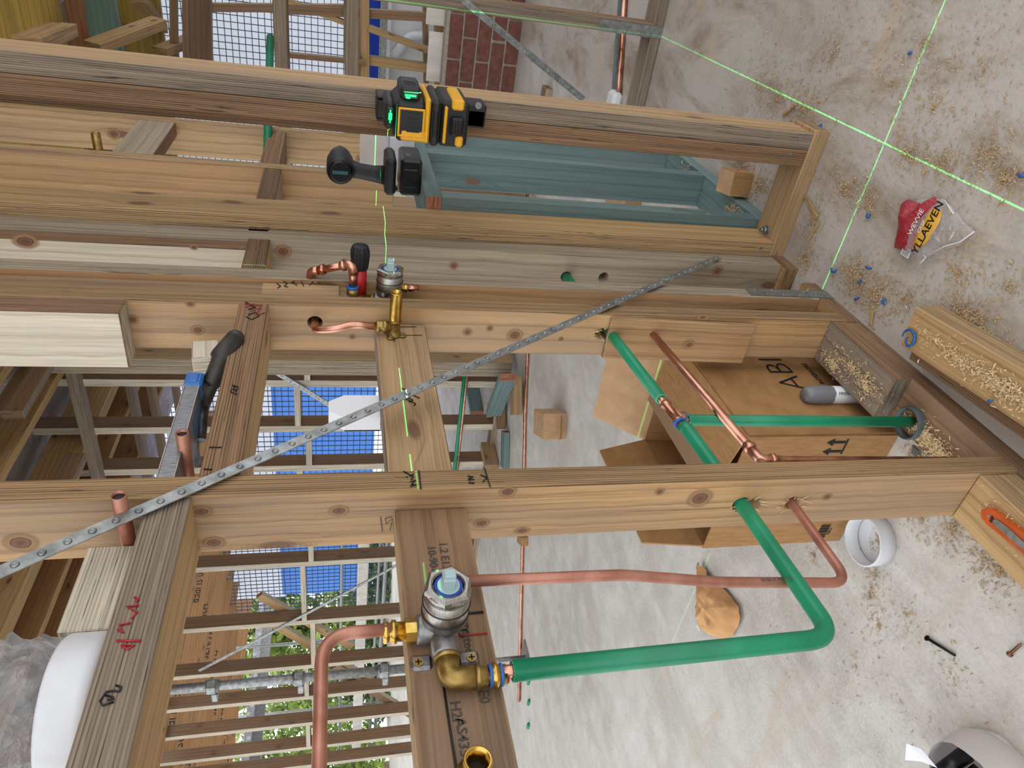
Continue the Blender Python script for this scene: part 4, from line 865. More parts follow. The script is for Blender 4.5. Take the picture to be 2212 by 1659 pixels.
o = timber('grooved_block', (bk0.x, .660, zc), (min(bk1.x, .602), .660, zc), UY, .060, .058, 'white', 'white'); tag(o, 'pale grooved plywood block on the nearest noggin next to the white cap', 'wood block')
# ---- white downpipe offcut standing on the second board
wp0 = onY(735, 870, .64); o0 = onY(825, 870, .64)
mb = MB(); prof = [(-.028, 0), (.028, 0), (.028, .052), (.012, .075), (-.012, .075), (-.028, .052)]
xw = o0.x; mb.prism(prof, .002, (xw, .648, .9755), UX, UZ); mb.prism(prof, .002, (xw, .672, .9755), UX, UZ)
for (a, b) in zip(prof, prof[1:]+prof[:1]):
    if a[1] == 0 and b[1] == 0: continue
    mb.add([(xw+a[0], .648, .9755+a[1]), (xw+b[0], .648, .9755+b[1]), (xw+b[0], .672, .9755+b[1]), (xw+a[0], .672, .9755+a[1])], [(0, 1, 2, 3)])
o = mb.build('downpipe_end', [WHITE_PL]); tag(o, 'white plastic downpipe end with clipped corners standing on the pale board', 'downpipe')
# ---- orange folding knife on the raised timber
kz = .108; ka = onZ(2138, 1106, kz); kb = onZ(2225, 1176, kz); kd = (kb-ka).normalized(); kn = UZ.cross(kd)
kf = empty('folding_knife', ka, 'orange folding utility knife on the raised timber by the nearest stud', 'knife')
mb = MB(); mb.prism([(-.006, .0), (.0, -.010), (.012, -.013), (.05, -.012), (.12, -.012), (.12, .014), (.06, .013), (.03, .011), (.012, .012), (.0, .008)], .010, ka, kd, kn); mb.build('orange_body', [mottled('orange_plastic', srgb(176, 70, 18), srgb(194, 86, 30), 40, .4)], kf)
mb = MB(); mb.prism([(.018, .0), (.024, .005), (.04, .006), (.12, .0), (.12, -.008), (.04, -.005), (.022, -.005)], .002, ka+UZ*.0102, kd, kn); mb.build('steel_clip', [STEEL], kf)
mb = MB(); c = ka+kd*.008+UZ*.0102; mb.cyl(c, c+UZ*.0006, .0022, n=10); mb.prism([(.012, .004), (.017, .003), (.017, -.006), (.013, -.006)], .0006, ka+UZ*.0100, kd, kn, 1); mb.build('rivet', [GALV, INK], kf)

# ================================================================== THINGS ON THE FLOOR
# ---- loose length of timber in front of the plate
a = onZ(1972, 715, .06); b = onZ(2330, 960, .06)
lt = timber('loose_timber', (.925, .505, .030), (.30, .452, .030), Vector((0, 1, -.05)), .075, .055, 'gold', 'tan'); tag(lt, 'loose yellow length of timber covered in sawdust in front of the bottom plate', 'timber')
o = timber('loose_timber', (.915, .557, .016), (.30, .512, .016), UZ, .03, .022, 'brown', 'brown'); tag(o, 'narrow brown batten beside the loose yellow timber', 'timber')
# ---- large open carton
cz = onX(1618, 935, .885).z; x0, x1, y0, y1 = .882, 1.222, .718, 1.003; th = .004
ct = empty('carton', ((x0+x1)/2, (y0+y1)/2, 0), 'large open brown cardboard box behind the green pipes', 'box')
def wallp(name, poly, h, org, u, v, m=CARD): mb = MB(); mb.prism(poly, h, org, u, v); return mb.build(name, [m], ct)
s1 = wallp('front_panel', [(0, 0), (x1-x0, 0), (x1-x0, cz), (0, cz)], th, (x0, y0, .001), UX, UZ)
s2 = wallp('side_panel', [(0, 0), (y1-y0, 0), (y1-y0, cz), (0, cz)], -th, (x0, y0, .001), UY, UZ)
wallp('side_panel', [(0, 0), (y1-y0, 0), (y1-y0, cz), (0, cz)], th, (x1, y0, .001), UY, UZ); wallp('back_panel', [(0, 0), (x1-x0, 0), (x1-x0, cz), (0, cz)], -th, (x0, y1, .001), UX, UZ)
wallp('base_panel', [(0, 0), (x1-x0, 0), (x1-x0, y1-y0), (0, y1-y0)], th, (x0, y0, .002), UX, UY)
FV = Vector((0, .985, .17)).normalized()
f1 = wallp('front_flap', [(0, 0), (x1-x0, 0), (x1-x0-.01, .145), (.01, .145)], th, (x0, y0, cz), UX, FV)
wallp('side_flap', [(0, 0), (y1-y0, 0), (y1-y0-.02, .12), (.02, .12)], th, (x0, y0, cz-.004), UY, Vector((.55, 0, -.82)).normalized()); 
wallp('back_flap', [(0, 0), (x1-x0, 0), (x1-x0-.02, .12), (.03, .12)], th, (x0, y1, cz), UX, Vector((0, .12, .99)).normalized()); wallp('side_flap', [(0, 0), (y1-y0, 0), (y1-y0-.01, .14), (.02, .14)], th, (x1, y0, cz), UY, Vector((.6, 0, .75)).normalized(), CARD_PALE)
tp = NT('packing_tape'); tp.col(srgb(150, 122, 96)).set(Roughness=.25); TP = tp.m
mb = MB(); mb.prism([(.01, .110), (x1-x0-.008, .110), (x1-x0-.012, .158), (.012, .156)], .0006, Vector((x0, y0, cz+.0045)), UX, FV); mb.build('packing_tape', [TP], f1)
nx = -UX
text('box_print', 'ABI', (x0+.20, y0-.0052, cz*.42), UX, UZ, .085, INK, s1, bold=-.0016); text('box_print', 'INTERIORS', (x0+.20, y0-.0052, cz*.20), UX, UZ, .016, INK, s1)
# this-way-up arrows and barcode on the side panel
mb = MB()
for dy in (-.011, .011):
    cY = (y0+.10)+dy; cZ = onX(1800, 962, x0).z; cY = onX(1800, 962, x0).y+dy
    mb.box((x0-.0046, cY, cZ-.006), (.0006, .006, .026), .0002); mb.add([(x0-.0048, cY-.009, cZ+.006), (x0-.0048, cY+.009, cZ+.006), (x0-.0048, cY, cZ+.022)], [(0, 1, 2)])
mb.box((x0-.0046, onX(1800, 962, x0).y, onX(1800, 962, x0).z-.022), (.0006, .036, .004), .0002); mb.build('arrow_print', [INK], s2)
mb = MB(); bc = onX(1775, 1145, x0); yy = -.02
while yy < .02: w = random.choice((.0006, .0012, .002)); mb.box((x0-.0046, bc.y+yy, bc.z), (.0005, w, .022), .0001); yy += w+random.choice((.0008, .0014))
mb.build('barcode_print', [INK], s2); text('barcode_print', '92016', (x0-.0048, bc.y, bc.z-.016), -UY, UZ, .008, INK, s2)
# ---- small cartons
def carton(name, c, s, rz, label, m, flap=0):
    root = empty(name, (c[0], c[1], 0), label, 'box'); R = Matrix.Rotation(rz, 4, 'Z'); T = Matrix.Translation((c[0], c[1], 0)) @ R
    mb = MB(); mb.M = T; mb.box((0, 0, s[2]/2+.0005), s, .0012); mb.build('box_body', [m], root)
    mb = MB(); mb.M = T; mb.box((0, -s[1]/2-.0003, s[2]*.5), (s[0]*.16, .0008, .003), .0002, 0); mb.build('tab_slot', [INK], root)
    mb = MB(); mb.M = T; mb.box((0, s[1]*.02, s[2]+.0012), (s[0]*.98, s[1]*.96, .0012), .0004); mb.build('lid_flap', [CARD_PALE], root)
    if flap: mb = MB(); mb.M = T; mb.box((-s[0]*.5-.03, 0, s[2]*.35), (.06, s[1]*.9, .003), .001, 0, Matrix.Rotation(.5, 3, 'Y')); mb.build('open_flap', [CARD_PALE], root)
    return root
cc = onZ(1608, 395, 0); carton('carton', cc, (.075, .062, .055), .15, 'small closed brown carton beside the teal bottom plate', CARD)
cc = onZ(1212, 915, 0); carton('carton', cc, (.17, .12, .11), .5, 'small brown carton on the bare slab beyond the large box', CARD_PALE, 1)
cc = onZ(1405, 440, 0); carton('carton', (2.36, .80), (.2, .3, .06), .3, 'flattened brown carton glimpsed under the teal frame', CARD)
# ---- white ring cap with shavings
rc = onZ(1895, 1166, 0); root = empty('ring_cap', rc, 'round white plastic cap on the floor with wood shavings inside', 'pipe cap')
mb = MB(); mb.lathe(rc, UZ, [(0, .048), (.001, .0505), (.034, .0505), (.0355, .0492), (.0355, .0468), (.006, .0465)], 40, 0, False); mb.cyl(rc+UZ*.0005, rc+UZ*.005, .0468, n=36); mb.build('cap_shell', [PVC], root)
rubble('wood_shavings', [(rc.x-.01, rc.y-.01, .006, .04, .04, 120)], SAW2, (.004, .010), root)
# ---- rag
def cloth_mat():
    t = NT('tan_cloth'); v = t.objvec(); f = t.noise(v, 9, 4); t.col(t.ramp(f, (.3, srgb(188, 138, 90)), (.7, srgb(222, 172, 120)))).set(Roughness=.95); t.bump(t.noise(v, 500, 2), .4, .002); return t.m
rg = onZ(1556, 1296, 0); mb = MB(); n = 34; pts = {}; ol = [(1515, 1213), (1540, 1250), (1565, 1270), (1600, 1310), (1605, 1335), (1585, 1375), (1560, 1380), (1520, 1360), (1512, 1345), (1508, 1310), (1512, 1270)]
ol = [onZ(x, y, .005) for x, y in ol]; cen = sum((Vector(p) for p in ol), Vector())/len(ol); m = len(ol); vs = [cen+UZ*.040]; rings = 10; seg = 44; fs = []
for j in range(1, rings+1):
    for i in range(seg):
        q = i/seg*m; k = int(q); p = ol[k % m].lerp(ol[(k+1) % m], q-k); r = j/rings; pt = cen.lerp(p, r)
        pt.z = .004 + .030*(1-r**3) + .016*abs(mnoise.noise(Vector((pt.x*22, pt.y*34, 1.3)))) + .010*abs(mnoise.noise(Vector((pt.x*60, pt.y*30, 5)))); pt.z = max(pt.z, .002); vs.append(pt)
for i in range(seg): fs.append((0, 1+i, 1+(i+1) % seg))
for j in range(rings-1):
    for i in range(seg): fs.append((1+j*seg+i, 1+j*seg+(i+1) % seg, 1+(j+1)*seg+(i+1) % seg, 1+(j+1)*seg+i))
mb.add(vs, fs, 0, True); rgo = mb.build('rag', [cloth_mat()], recalc=True); tag(rgo, 'crumpled tan cleaning cloth lying on the bare slab', 'cloth')
mb = MB(); tg = onZ(1508, 1356, .006); mb.box(tg, (.02, .010, .001), .0003); mb.build('care_tag', [WHITE_PL], rgo)
# ---- nail, screw
a, b = onZ(2003, 1379, .004), onZ(2063, 1416, .004); mb = MB(); mb.cyl(a, b, .0028, .0022, 8); mb.cyl(a, a-(b-a).normalized()*.002, .0052, n=10); o = mb.build('nail', [plain('black_steel', srgb(44, 42, 42), .45, .8)]); tag(o, 'black steel nail lying on the bare slab', 'nail')
a, b = onZ(2180, 1414, .004), onZ(2207, 1390, .004); mb = MB(); L = (b-a).length; pr = [(0, .005), (.002, .005), (.003, .0024)]; d = .006
while d < L-.006: pr += [(d, .0017), (d+.001, .0026)]; d += .002
pr.append((L, .0003)); mb.lathe(a, b-a, pr, 10); o = mb.build('wood_screw', [mottled('bronze_screw', srgb(120, 84, 66), srgb(150, 110, 90), 60, .4, .8)]); tag(o, 'bronze coloured wood screw lying near the picture edge', 'screw')
# ---- white bag with black fittings at the picture corner
wb0 = onZ(2105, 1652, .0); root = empty('tool_bag', wb0, 'white fabric bag with black contents at the picture corner', 'bag')
WF = plain('white_fabric', srgb(214, 208, 206), .9)
wc = onZ(2150, 1712, .05); vs = []; n = 20
mb = MB()
for j in range(5):
    for i in range(n):
        a = 2*math.pi*i/n; r = (.085, .088, .084, .078, .075)[j]; vs.append((wc.x+r*1.25*math.cos(a), wc.y+.03+r*.9*math.sin(a), .002+.018*j+.006*mnoise.noise(Vector((math.cos(a)*2, math.sin(a)*2, j)))))
mb.add(vs, [(j*n+i, j*n+(i+1) % n, (j+1)*n+(i+1) % n, (j+1)*n+i) for j in range(4) for i in range(n)], 0, True); mb.build('bag_body', [WF], root)
for k in range(4): mb = MB(); mb.cyl((wc.x+.07-.03*k, wc.y+.02, .03), (wc.x+.06-.03*k, wc.y+.06, .08), .014, .012, 14); mb.build('black_fitting', [BLK2], root)
p0 = onZ(1958, 1606, .07); mb = MB(); mb.add([p0, onZ(1990, 1618, .085), onZ(2025, 1659, .09), onZ(1990, 1645, .06), onZ(1955, 1642, .05)], [(0, 1, 2, 3), (0, 3, 4)], 0, False); mb.build('fabric_corner', [plain('white_cloth', srgb(236, 236, 244), .8)], root)
# ---- bread bag
BAGF = NT('bread_bag_film'); v = BAGF.objvec(); BAGF.col(srgb(226, 220, 216)).set(Roughness=.15); BAGF.b.inputs['Alpha'].default_value = .38; BAGF.bump(BAGF.noise(v, 60, 4, .6, 1.2), .8, .01); BAGF = BAGF.m
RF = NT('red_film'); v = RF.objvec(); RF.col(srgb(160, 34, 48)).set(Roughness=.2); RF.bump(RF.noise(v, 60, 4, .6, 1.2), .7, .008); RF = RF.m
YF = plain('yellow_film', srgb(222, 164, 40), .3)
root = empty('bread_bag', onZ(1990, 500, 0), 'crumpled clear and red bread bag lying on the sawdust', 'plastic bag')
def sheet(name, outline, m, zb, hz, parent, seed, rings=6, seg=40, zf=.006):
    ol = [onZ(x, y, zb) for x, y in outline]; cen = sum((Vector(p) for p in ol), Vector())/len(ol); k_ = len(ol); vs = [cen+UZ*hz]; fs = []
    for j in range(1, rings+1):
        for i in range(seg):
            q = i/seg*k_; k = int(q); p = ol[k % k_].lerp(ol[(k+1) % k_], q-k); r = j/rings; pt = cen.lerp(p, r); pt.z = zb+hz*(1-r**2)+zf*mnoise.noise(Vector((pt.x*45, pt.y*45, seed))); pt.z = max(pt.z, zb*.5+.0008); vs.append(pt)
    for i in range(seg): fs.append((0, 1+i, 1+(i+1) % seg))
    for j in range(rings-1):
        for i in range(seg): fs.append((1+j*seg+i, 1+j*seg+(i+1) % seg, 1+(j+1)*seg+(i+1) % seg, 1+(j+1)*seg+i))
    mb = MB(); mb.add(vs, fs, 0, True); return mb.build(name, [m], parent)
sheet('clear_film', [(1935, 530), (1950, 455), (1985, 430), (2040, 430), (2075, 470), (2105, 500), (2070, 530), (2020, 545), (1985, 570), (1960, 555)], BAGF, .004, .022, root, 1)
rd = sheet('red_film', [(1932, 535), (1940, 500), (1945, 445), (1962, 430), (1990, 440), (2022, 424), (2028, 450), (2000, 490), (1975, 540), (1945, 540)], RF, .010, .022, root, 4)
yl = sheet('yellow_band', [(1972, 535), (1985, 505), (2012, 450), (2035, 455), (2030, 480), (2005, 520), (1982, 540)], YF, .022, .014, root, 4, 4, 24, .002)
dirw = (onZ(2022, 450, .04)-onZ(1985, 520, .04)).normalized()
text('bag_print', 'YLLAEVEN', onZ(2003, 493, .0405), dirw, UZ.cross(dirw), .021, INK, yl, bold=.0004); text('bag_print', 'WEVVIE', onZ(1978, 480, .038), dirw, UZ.cross(dirw), .014, WHITE_PL, rd); text('bag_print', 'CRSP', onZ(1990, 490, .0385), dirw, UZ.cross(dirw), .010, WHITE_PL, rd)
for k, l in enumerate((((2105, 500), (2075, 522), (2040, 532), (2010, 548)), ((1985, 572), (2000, 556), (1992, 548)), ((2030, 520), (2012, 508)), ((2062, 500), (2050, 520)), ((1952, 500), (1950, 540)), ((2040, 432), (2060, 462)))):
    mb = MB(); mb.tube([onZ(x, y, .014) for x, y in l], .0011, 6); mb.build('film_highlight', [WHITE_PL], root)  # white strokes painting highlights along the folds of the clear film
mb = MB(); bc = onZ(1957, 545, .012); 
mb.box(bc, (.022, .016, .0006), .0002, 0)
for k in range(7): mb.box(bc+Vector((-.008+k*.0026, 0, .0006)), (.0012 if k % 2 else .0006, .013, .0003), .0001, 1)
mb.build('barcode_print', [WHITE_PL, INK], root)
# ---- blue drilling curls
def curl(x, y, ang, turns, r, z=.003, where='on the sawdust', ln=.01):
    c = onZ(x, y, z); mb = MB(); P = []; r *= 1.8; ln *= 1.5
    for k in range(14):
        q = k/13; a = ang+turns*2*math.pi*q; P.append(c+Vector((r*math.cos(a)+ln*q*math.cos(ang), r*math.sin(a)+ln*q*math.sin(ang), .002*math.sin(q*5))))
    mb.tube(P, [.0013+.0017*math.sin(math.pi*k/13) for k in range(14)], 6); o = mb.build('blue_curl', [BLUE_PL]); return tag(o, 'blue plastic curl '+where, 'plastic curl')
for q in ((1776, 271, 0, .55, .004, .003, 'touching the end of the nib plate'), (1880, 455, 1, .45, .005, .003, 'nearest the red bread bag, between it and the nib plate'), (1962, 107, 2, .5, .004, .003, 'alone on the slab near the laser cross'), (1804, 568, 1.2, .35, .008, .003, 'thin and wavy at the end of the nib plate near the strap'), (1871, 562, 2.2, .2, .007, .003, 'straight one above the sawdust heap'), (1866, 604, .4, .4, .004, .003, 'short one in the middle of the sawdust heap'), (1842, 637, 2.6, .3, .006, .003, 'bent one at the left of the sawdust heap'), (1916, 643, .7, .5, .005, .003, 'hook-shaped one right of the sawdust heap'), (1971, 735, 0, 1.1, .007, .062, 'ring on the end of the loose yellow timber'), (2150, 866, .3, .4, .002, .062, 'speck on the loose yellow timber'), (2208, 360, 1.5, .4, .006, .003, 'at the picture edge near the laser line')):
    curl(q[0], q[1], q[2], q[3], q[4], q[5], q[6])
# ---- sawdust
def spot(x, y, rx, ry, n, z=.0): p = onZ(x, y, z); return (p.x, p.y, z, rx, ry, n)
F = [spot(1640, 190, .30, .25, 500), spot(1680, 215, .14, .10, 380), spot(1735, 235, .08, .06, 260), spot(1830, 410, .08, .05, 320), spot(1880, 440, .06, .04, 180), spot(1960, 330, .10, .05, 260), spot(2040, 355, .12, .05, 320), spot(2140, 330, .06, .05, 200), spot(2170, 385, .06, .05, 240), spot(1850, 600, .07, .05, 700), spot(1890, 640, .07, .05, 420), spot(1760, 470, .07, .08, 300), spot(1740, 560, .05, .05, 260), spot(1960, 650, .10, .06, 240), spot(2090, 680, .06, .03, 420), spot(2120, 720, .06, .04, 300), spot(2060, 500, .08, .05, 160), spot(2070, 590, .09, .05, 160), spot(2180, 620, .06, .06, 120), spot(1930, 180, .18, .15, 260), spot(2000, 90, .15, .1, 160), spot(2130, 150, .15, .15, 160), spot(1600, 330, .12, .05, 420), spot(1640, 400, .06, .05, 360), spot(1540, 410, .10, .04, 160), spot(1780, 680, .03, .03, 60), spot(2020, 230, .25, .2, 300), spot(1800, 120, .35, .3, 400)]
F = [(a, b, c, d*1.25, e*1.25, int(n*1.7)) for a, b, c, d, e, n in F]
sd = rubble('sawdust', F, SAW2, (.003, .010)); tag(sd, 'curled wood shavings scattered on the slab in front of the frame', 'sawdust')
F = [spot(1985, 985, .05, .06, 420), spot(1990, 1110, .06, .06, 300), spot(2060, 1140, .06, .08, 420), spot(2140, 1180, .06, .08, 420), spot(2160, 1230, .08, .08, 400), spot(1890, 1245, .05, .05, 140), spot(1880, 1290, .04, .05, 120), spot(1900, 1350, .06, .06, 110), spot(1760, 1200, .03, .03, 60), spot(1960, 1330, .10, .08, 90), spot(1850, 1440, .2, .15, 90), spot(2050, 1450, .15, .12, 110), spot(1950, 1520, .2, .1, 50), spot(1700, 1420, .3, .2, 60)]
sd = rubble('sawdust', F, SAW2, (.003, .009)); tag(sd, 'fine sawdust scattered on the slab behind the nearest stud', 'sawdust')
F = [(.98+.0*k, .63, .0735, .10, .03, 260) for k in range(1)]+[(1.03, .655, .0735, .06, .025, 420), (.93, .64, .0735, .05, .03, 260)]
sd = rubble('sawdust', F, SAW, (.003, .009)); tag(sd, 'sawdust heaped on the weathered grey block', 'sawdust')
F = [(.80, .655, .037, .07, .024, 700), (.76, .66, .037, .07, .022, 700), (.70, .655, .037, .04, .02, 160), (1.15, .63, .037, .03, .03, 240), (1.37, .64, .037, .03, .03, 60), (.56, .625, .109, .05, .02, 160)]
sd = rubble('sawdust', F, SAW, (.003, .009)); tag(sd, 'pale sawdust lying along the bottom plate', 'sawdust')
F = [(.80, .497, .0595, .16, .024, 420), (.72, .49, .0595, .12, .022, 700), (.64, .485, .0595, .10, .02, 700)]
sd = rubble('sawdust', F, SAW, (.003, .009)); tag(sd, 'sawdust lying along the loose yellow timber', 'sawdust')
F = [(1.62, .565, .037, .05, .03, 300), (1.56, .60, .037, .04, .02, 120), (1.92, .56, .037, .05, .02, 80)]
sd = rubble('sawdust', F, SAW2, (.004, .011)); tag(sd, 'sawdust on the teal bottom plate', 'sawdust')
for a, b, w in (((1735, 415), (1765, 470), .008), ((1738, 428), (1720, 400), .005), ((1885, 668), (1880, 705), .007), ((2040, 440), (2052, 465), .008), ((1770, 480), (1745, 520), .004), ((1690, 250), (1720, 225), .006)):
    pa, pb = onZ(*a, .004), onZ(*b, .004); mb = MB(); R = Matrix.Rotation(math.atan2(pb.y-pa.y, pb.x-pa.x), 3, 'Z'); mb.box((pa+pb)/2, ((pb-pa).length, w, .004), .0008, 0, R); o = mb.build('wood_splinter', [tmats('gold')[0]])
    tag(o, {1735: 'long split wood splinter along the nib plate', 1738: 'short splinter joined end-on to the nib plate splinter', 1885: 'flat pale splinter before the loose yellow timber', 2040: 'pale splinter beside the bread bag', 1770: 'thin splinter near the anchor bolt', 1690: 'pinkish wood chip on the slab beyond the doubled stud'}[a[0]], 'wood splinter')
# ================================================================== BACKGROUND
# ---- prop with jack base
pb = onZ(1136, 1420, 0); pr = empty('steel_prop', pb, 'galvanised steel prop with clamps standing in front of the far stud wall', 'prop')
mb = MB(); mb.cyl(pb+UZ*.35, pb+UZ*2.5, .024, n=20); tb = mb.build('tube', [GALV], pr)
mb = MB(); mb.box(pb+UZ*.004, (.14, .14, .008), .002); mb.cyl(pb+UZ*.008, pb+UZ*.36, .013, n=14); mb.build('jack_base', [GALV], pr)
mb = MB(); mb.cyl(pb+UZ*.20, pb+UZ*.235, .024, n=16); mb.cyl(pb+Vector((-.09, .06, .22)), pb+Vector((.09, -.06, .22)), .008, n=10); mb.build('wing_nut', [GALV], pr)
for px in (455, 645, 828):
    z = onX(px, 1455, pb.x).z; c = Vector((pb.x, pb.y, z)); mb = MB(); mb.lathe(c-UZ*.03, UZ, [(0, .033), (.06, .033)], 20); mb.box(c+Vector((-.03, -.035, .0)), (.05, .05, .045), .004); mb.box(c+Vector((-.02, .05, -.01)), (.04, .06, .03), .004); mb.build('clamp', [GALV], pr)
# ---- pipes on the slab
pipe('copper_pipe', [onZ(1142, 700, .012), onZ(1134, 900, .012), onZ(1128, 1200, .012), onZ(1121, 1515, .012)], .0095, COPPER, 'long straight copper pipe lying across the bare slab', rad=.5)
pipe('copper_pipe', [onZ(1352, -40, .012), onZ(1336, 207, .012)], .011, COPPER, 'copper pipe lying on the slab beyond the nib wall', rad=.5)
o = timber('teal_strip', onZ(1343, -40, .006), onZ(1325, 207, .006), UX, .02, .012, 'teal'); tag(o, 'thin teal strip lying beside the copper pipe beyond the nib wall', 'strip')
pipe('green_pipe', [onX(584, 80, 2.40), onX(577, 350, 1.95)], .011, GREEN, 'green lagged pipe crossing behind the doubled stud', rad=.5)
pipe('green_pipe', [onX(1006, 790, 3.585), onX(980, 1030, 3.585)], .012, GREEN, 'thin green pipe low along the far stud wall', rad=.5); pipe('copper_pipe', [onX(1011, 790, 3.585), onX(986, 1030, 3.585)], .009, COPPER, 'thin copper pipe low along the far stud wall', rad=.5)
c = onZ(1338, 216, 0); mb = MB(); mb.box(c+UZ*.02, (.08, .06, .04), .012); o = mb.build('pipe_clip', [WHITE_PL]); tag(o, 'white plastic block on the slab at the end of the copper pipe', 'plastic block')
# ---- offcuts heaped at the far wall
def offcut(x0, y0, x1, y1, w, t, tone, label, z0=None, z1=None, wd=UZ, edge=None):
    a = onZ(x0, y0, t/2 if z0 is None else z0); b = onZ(x1, y1, t/2 if z1 is None else z1); o = timber('timber_offcut', a, b, wd, w, t, tone, edge); return tag(o, label, 'timber offcut')
offcut(1030, 893, 1012, 800, .09, .045, 'teal', 'teal offcut leaning against the far stud wall', .05, .05)
offcut(1066, 892, 1096, 815, .09, .045, 'teal', 'bright teal offcut slanting on the heap at the far wall', .09, .13)
offcut(1114, 814, 1115, 896, .05, .09, 'tan', 'tan block lying nearest the copper pipe in the offcut heap', .045, .045)
offcut(1048, 918, 1058, 882, .09, .04, 'white', 'whitish board lying flat in the offcut heap', .03, .05, UX)
offcut(1082, 866, 1082, 927, .045, .07, 'brown', 'brown offcut with red end paint in the heap', .035, .035)
offcut(1092, 932, 1090, 1010, .09, .035, 'teal', 'long teal strip lying at the near end of the heap', .02, .02, UX)
offcut(1052, 960, 1062, 1010, .09, .05, 'tan', 'tan noggin offcut beside the bottom plate of the far wall', .05, .05)
# ---- rolled offcut of card on the slab, chip
mb = MB(); c = onZ(1136, 1166, 0); mb.box(c+UZ*.02, (.10, .05, .04), .004, 0, Matrix.Rotation(.6, 3, 'Z')); o = mb.build('card_offcut', [CARD]); tag(o, 'torn cardboard offcut on the copper pipe across the slab', 'cardboard')
for x, y in ((1142, 1473), (1142, 1517), (1141, 1568)):
    c = onZ(x, y, .006); mb = MB(); mb.lathe(c-UY*.02, UY, [(0, .009), (.04, .009)], 12); o = mb.build('green_offcut', [GREEN]); tag(o, {1473: 'green lagging scrap beside the end of the slab copper pipe', 1517: 'middle of the three green lagging scraps on the slab', 1568: 'green lagging scrap farthest from the slab copper pipe'}[y], 'lagging scrap')
# ---- brick wall and sheets to the right
XB = 4.45; wk = empty('wall_brick', (XB, -.3, 0), 'low red brick wall beyond the open frame', 'wall', kind='structure')
def brickm():
    t = NT('brick'); v = t.objvec(); t.col(t.ramp(t.noise(v, 25, 4), (.3, srgb(96, 60, 50)), (.7, srgb(128, 82, 70)))).set(Roughness=.9); t.bump(t.noise(v, 120, 3), .4, .003); return t.m
BR = brickm(); MORT = mottled('mortar', srgb(150, 140, 130), srgb(172, 164, 154), 60, .95)
vs, fs, _ = cbox(.10, .228, .074, .003); bmsh = MB().add(vs, fs).mesh('brick', [BR])
mb = MB(); mb.box((XB+.056, -.4, .22), (.09, 3.6, .44), .002); mb.build('mortar', [MORT], wk)
for r in range(5):
    for k in range(13):
        o = bpy.data.objects.new('brick', bmsh); COL.objects.link(o); o.location = (XB+.05, -2.0+.24*k+(.12 if r % 2 else 0)+random.uniform(-.003, .003), .042+.085*r); setpar(o, wk)
SHEETM = mottled('stained_sheet', srgb(204, 196, 186), srgb(228, 222, 214), 6, .8, 0, .05, (1, 3, .6))
for a, b, nm in (((1000, -20), (1062, 70), 'pale stained sheet standing behind the brick wall nearest the diagonal strap'), ((1000, 76), (1068, 190), 'pale stained sheet standing behind the brick wall nearest the doubled stud')):
    p, q = onX(a[0], a[1], XB+.14), onX(b[0], b[1], XB+.14); mb = MB(); mb.box((XB+.14, (p.y+q.y)/2, (.3+p.z)/2), (.012, abs(p.y-q.y), abs(p.z-.0)+.1), .002); o = mb.build('lining_sheet', [SHEETM]); tag(o, nm, 'sheet')
# ---- open window frame timbers beyond
XW = 4.8; ww = empty('wall_window', (XW, 0, 0), 'open window framing beyond the brick wall with pale braces', 'wall', kind='structure')
for q in ((760, -40, 762, 330, 30, 'brown'), (786, -40, 788, 330, 19, 'gold'), (623, 2, 743, 48, 9, 'gold'), (796, 60, 1010, 140, 12, 'gold'), (600, 116, 790, 134, 9, 'brown'), (777, 127, 1075, 165, 17, 'gold'), (949, 20, 952, 330, 20, 'gold'), (1018, -40, 1020, 200, 34, 'tan'), (918, -20, 922, 330, 10, 'brown'), (400, 15, 750, 18, 14, 'brown'), (430, -40, 436, 200, 40, 'dark'), (400, -40, 404, 200, 10, 'brown'), (375, -20, 378, 200, 12, 'brown'), (600, 18, 1000, 40, 16, 'brown')): boardX(XW+random.uniform(-.05, .05), *q, ww, 'frame_member', .05, 'pale')
# ---- white outbuilding wall with pipe, galvanised post, blue mesh
XO = 5.6; ob = empty('wall_outbuilding', (XO, -.2, 0), 'white painted wall with a white drain pipe outside', 'wall', kind='structure')
z0, z1 = onX(916, 60, XO).z, onX(836, 60, XO).z; WPAINT = mottled('white_paint', srgb(206, 208, 208), srgb(224, 226, 226), 8, .7, 0, .15)
mb = MB(); mb.box((XO+.03, -.1, (z0+z1)/2-.25), (.05, 4.2, z1-z0+.5), .004); mb.build('painted_panel', [WPAINT], ob)
mb = MB(); mb.tube(fillet([onX(838, 140, XO-.06), onX(885, 78, XO-.06), onX(930, 78, XO-.06)], .08, 6), .032, 16); mb.build('drain_pipe', [PVC], ob)
for px, m, w in ((829, GALV, .05), (840, WPAINT, .03)): z = onX(px, 60, XO-.1).z; mb = MB(); mb.box((XO-.1, -.1, z), (.05, 4.2, w), .004); mb.build('rail', [m], ob)
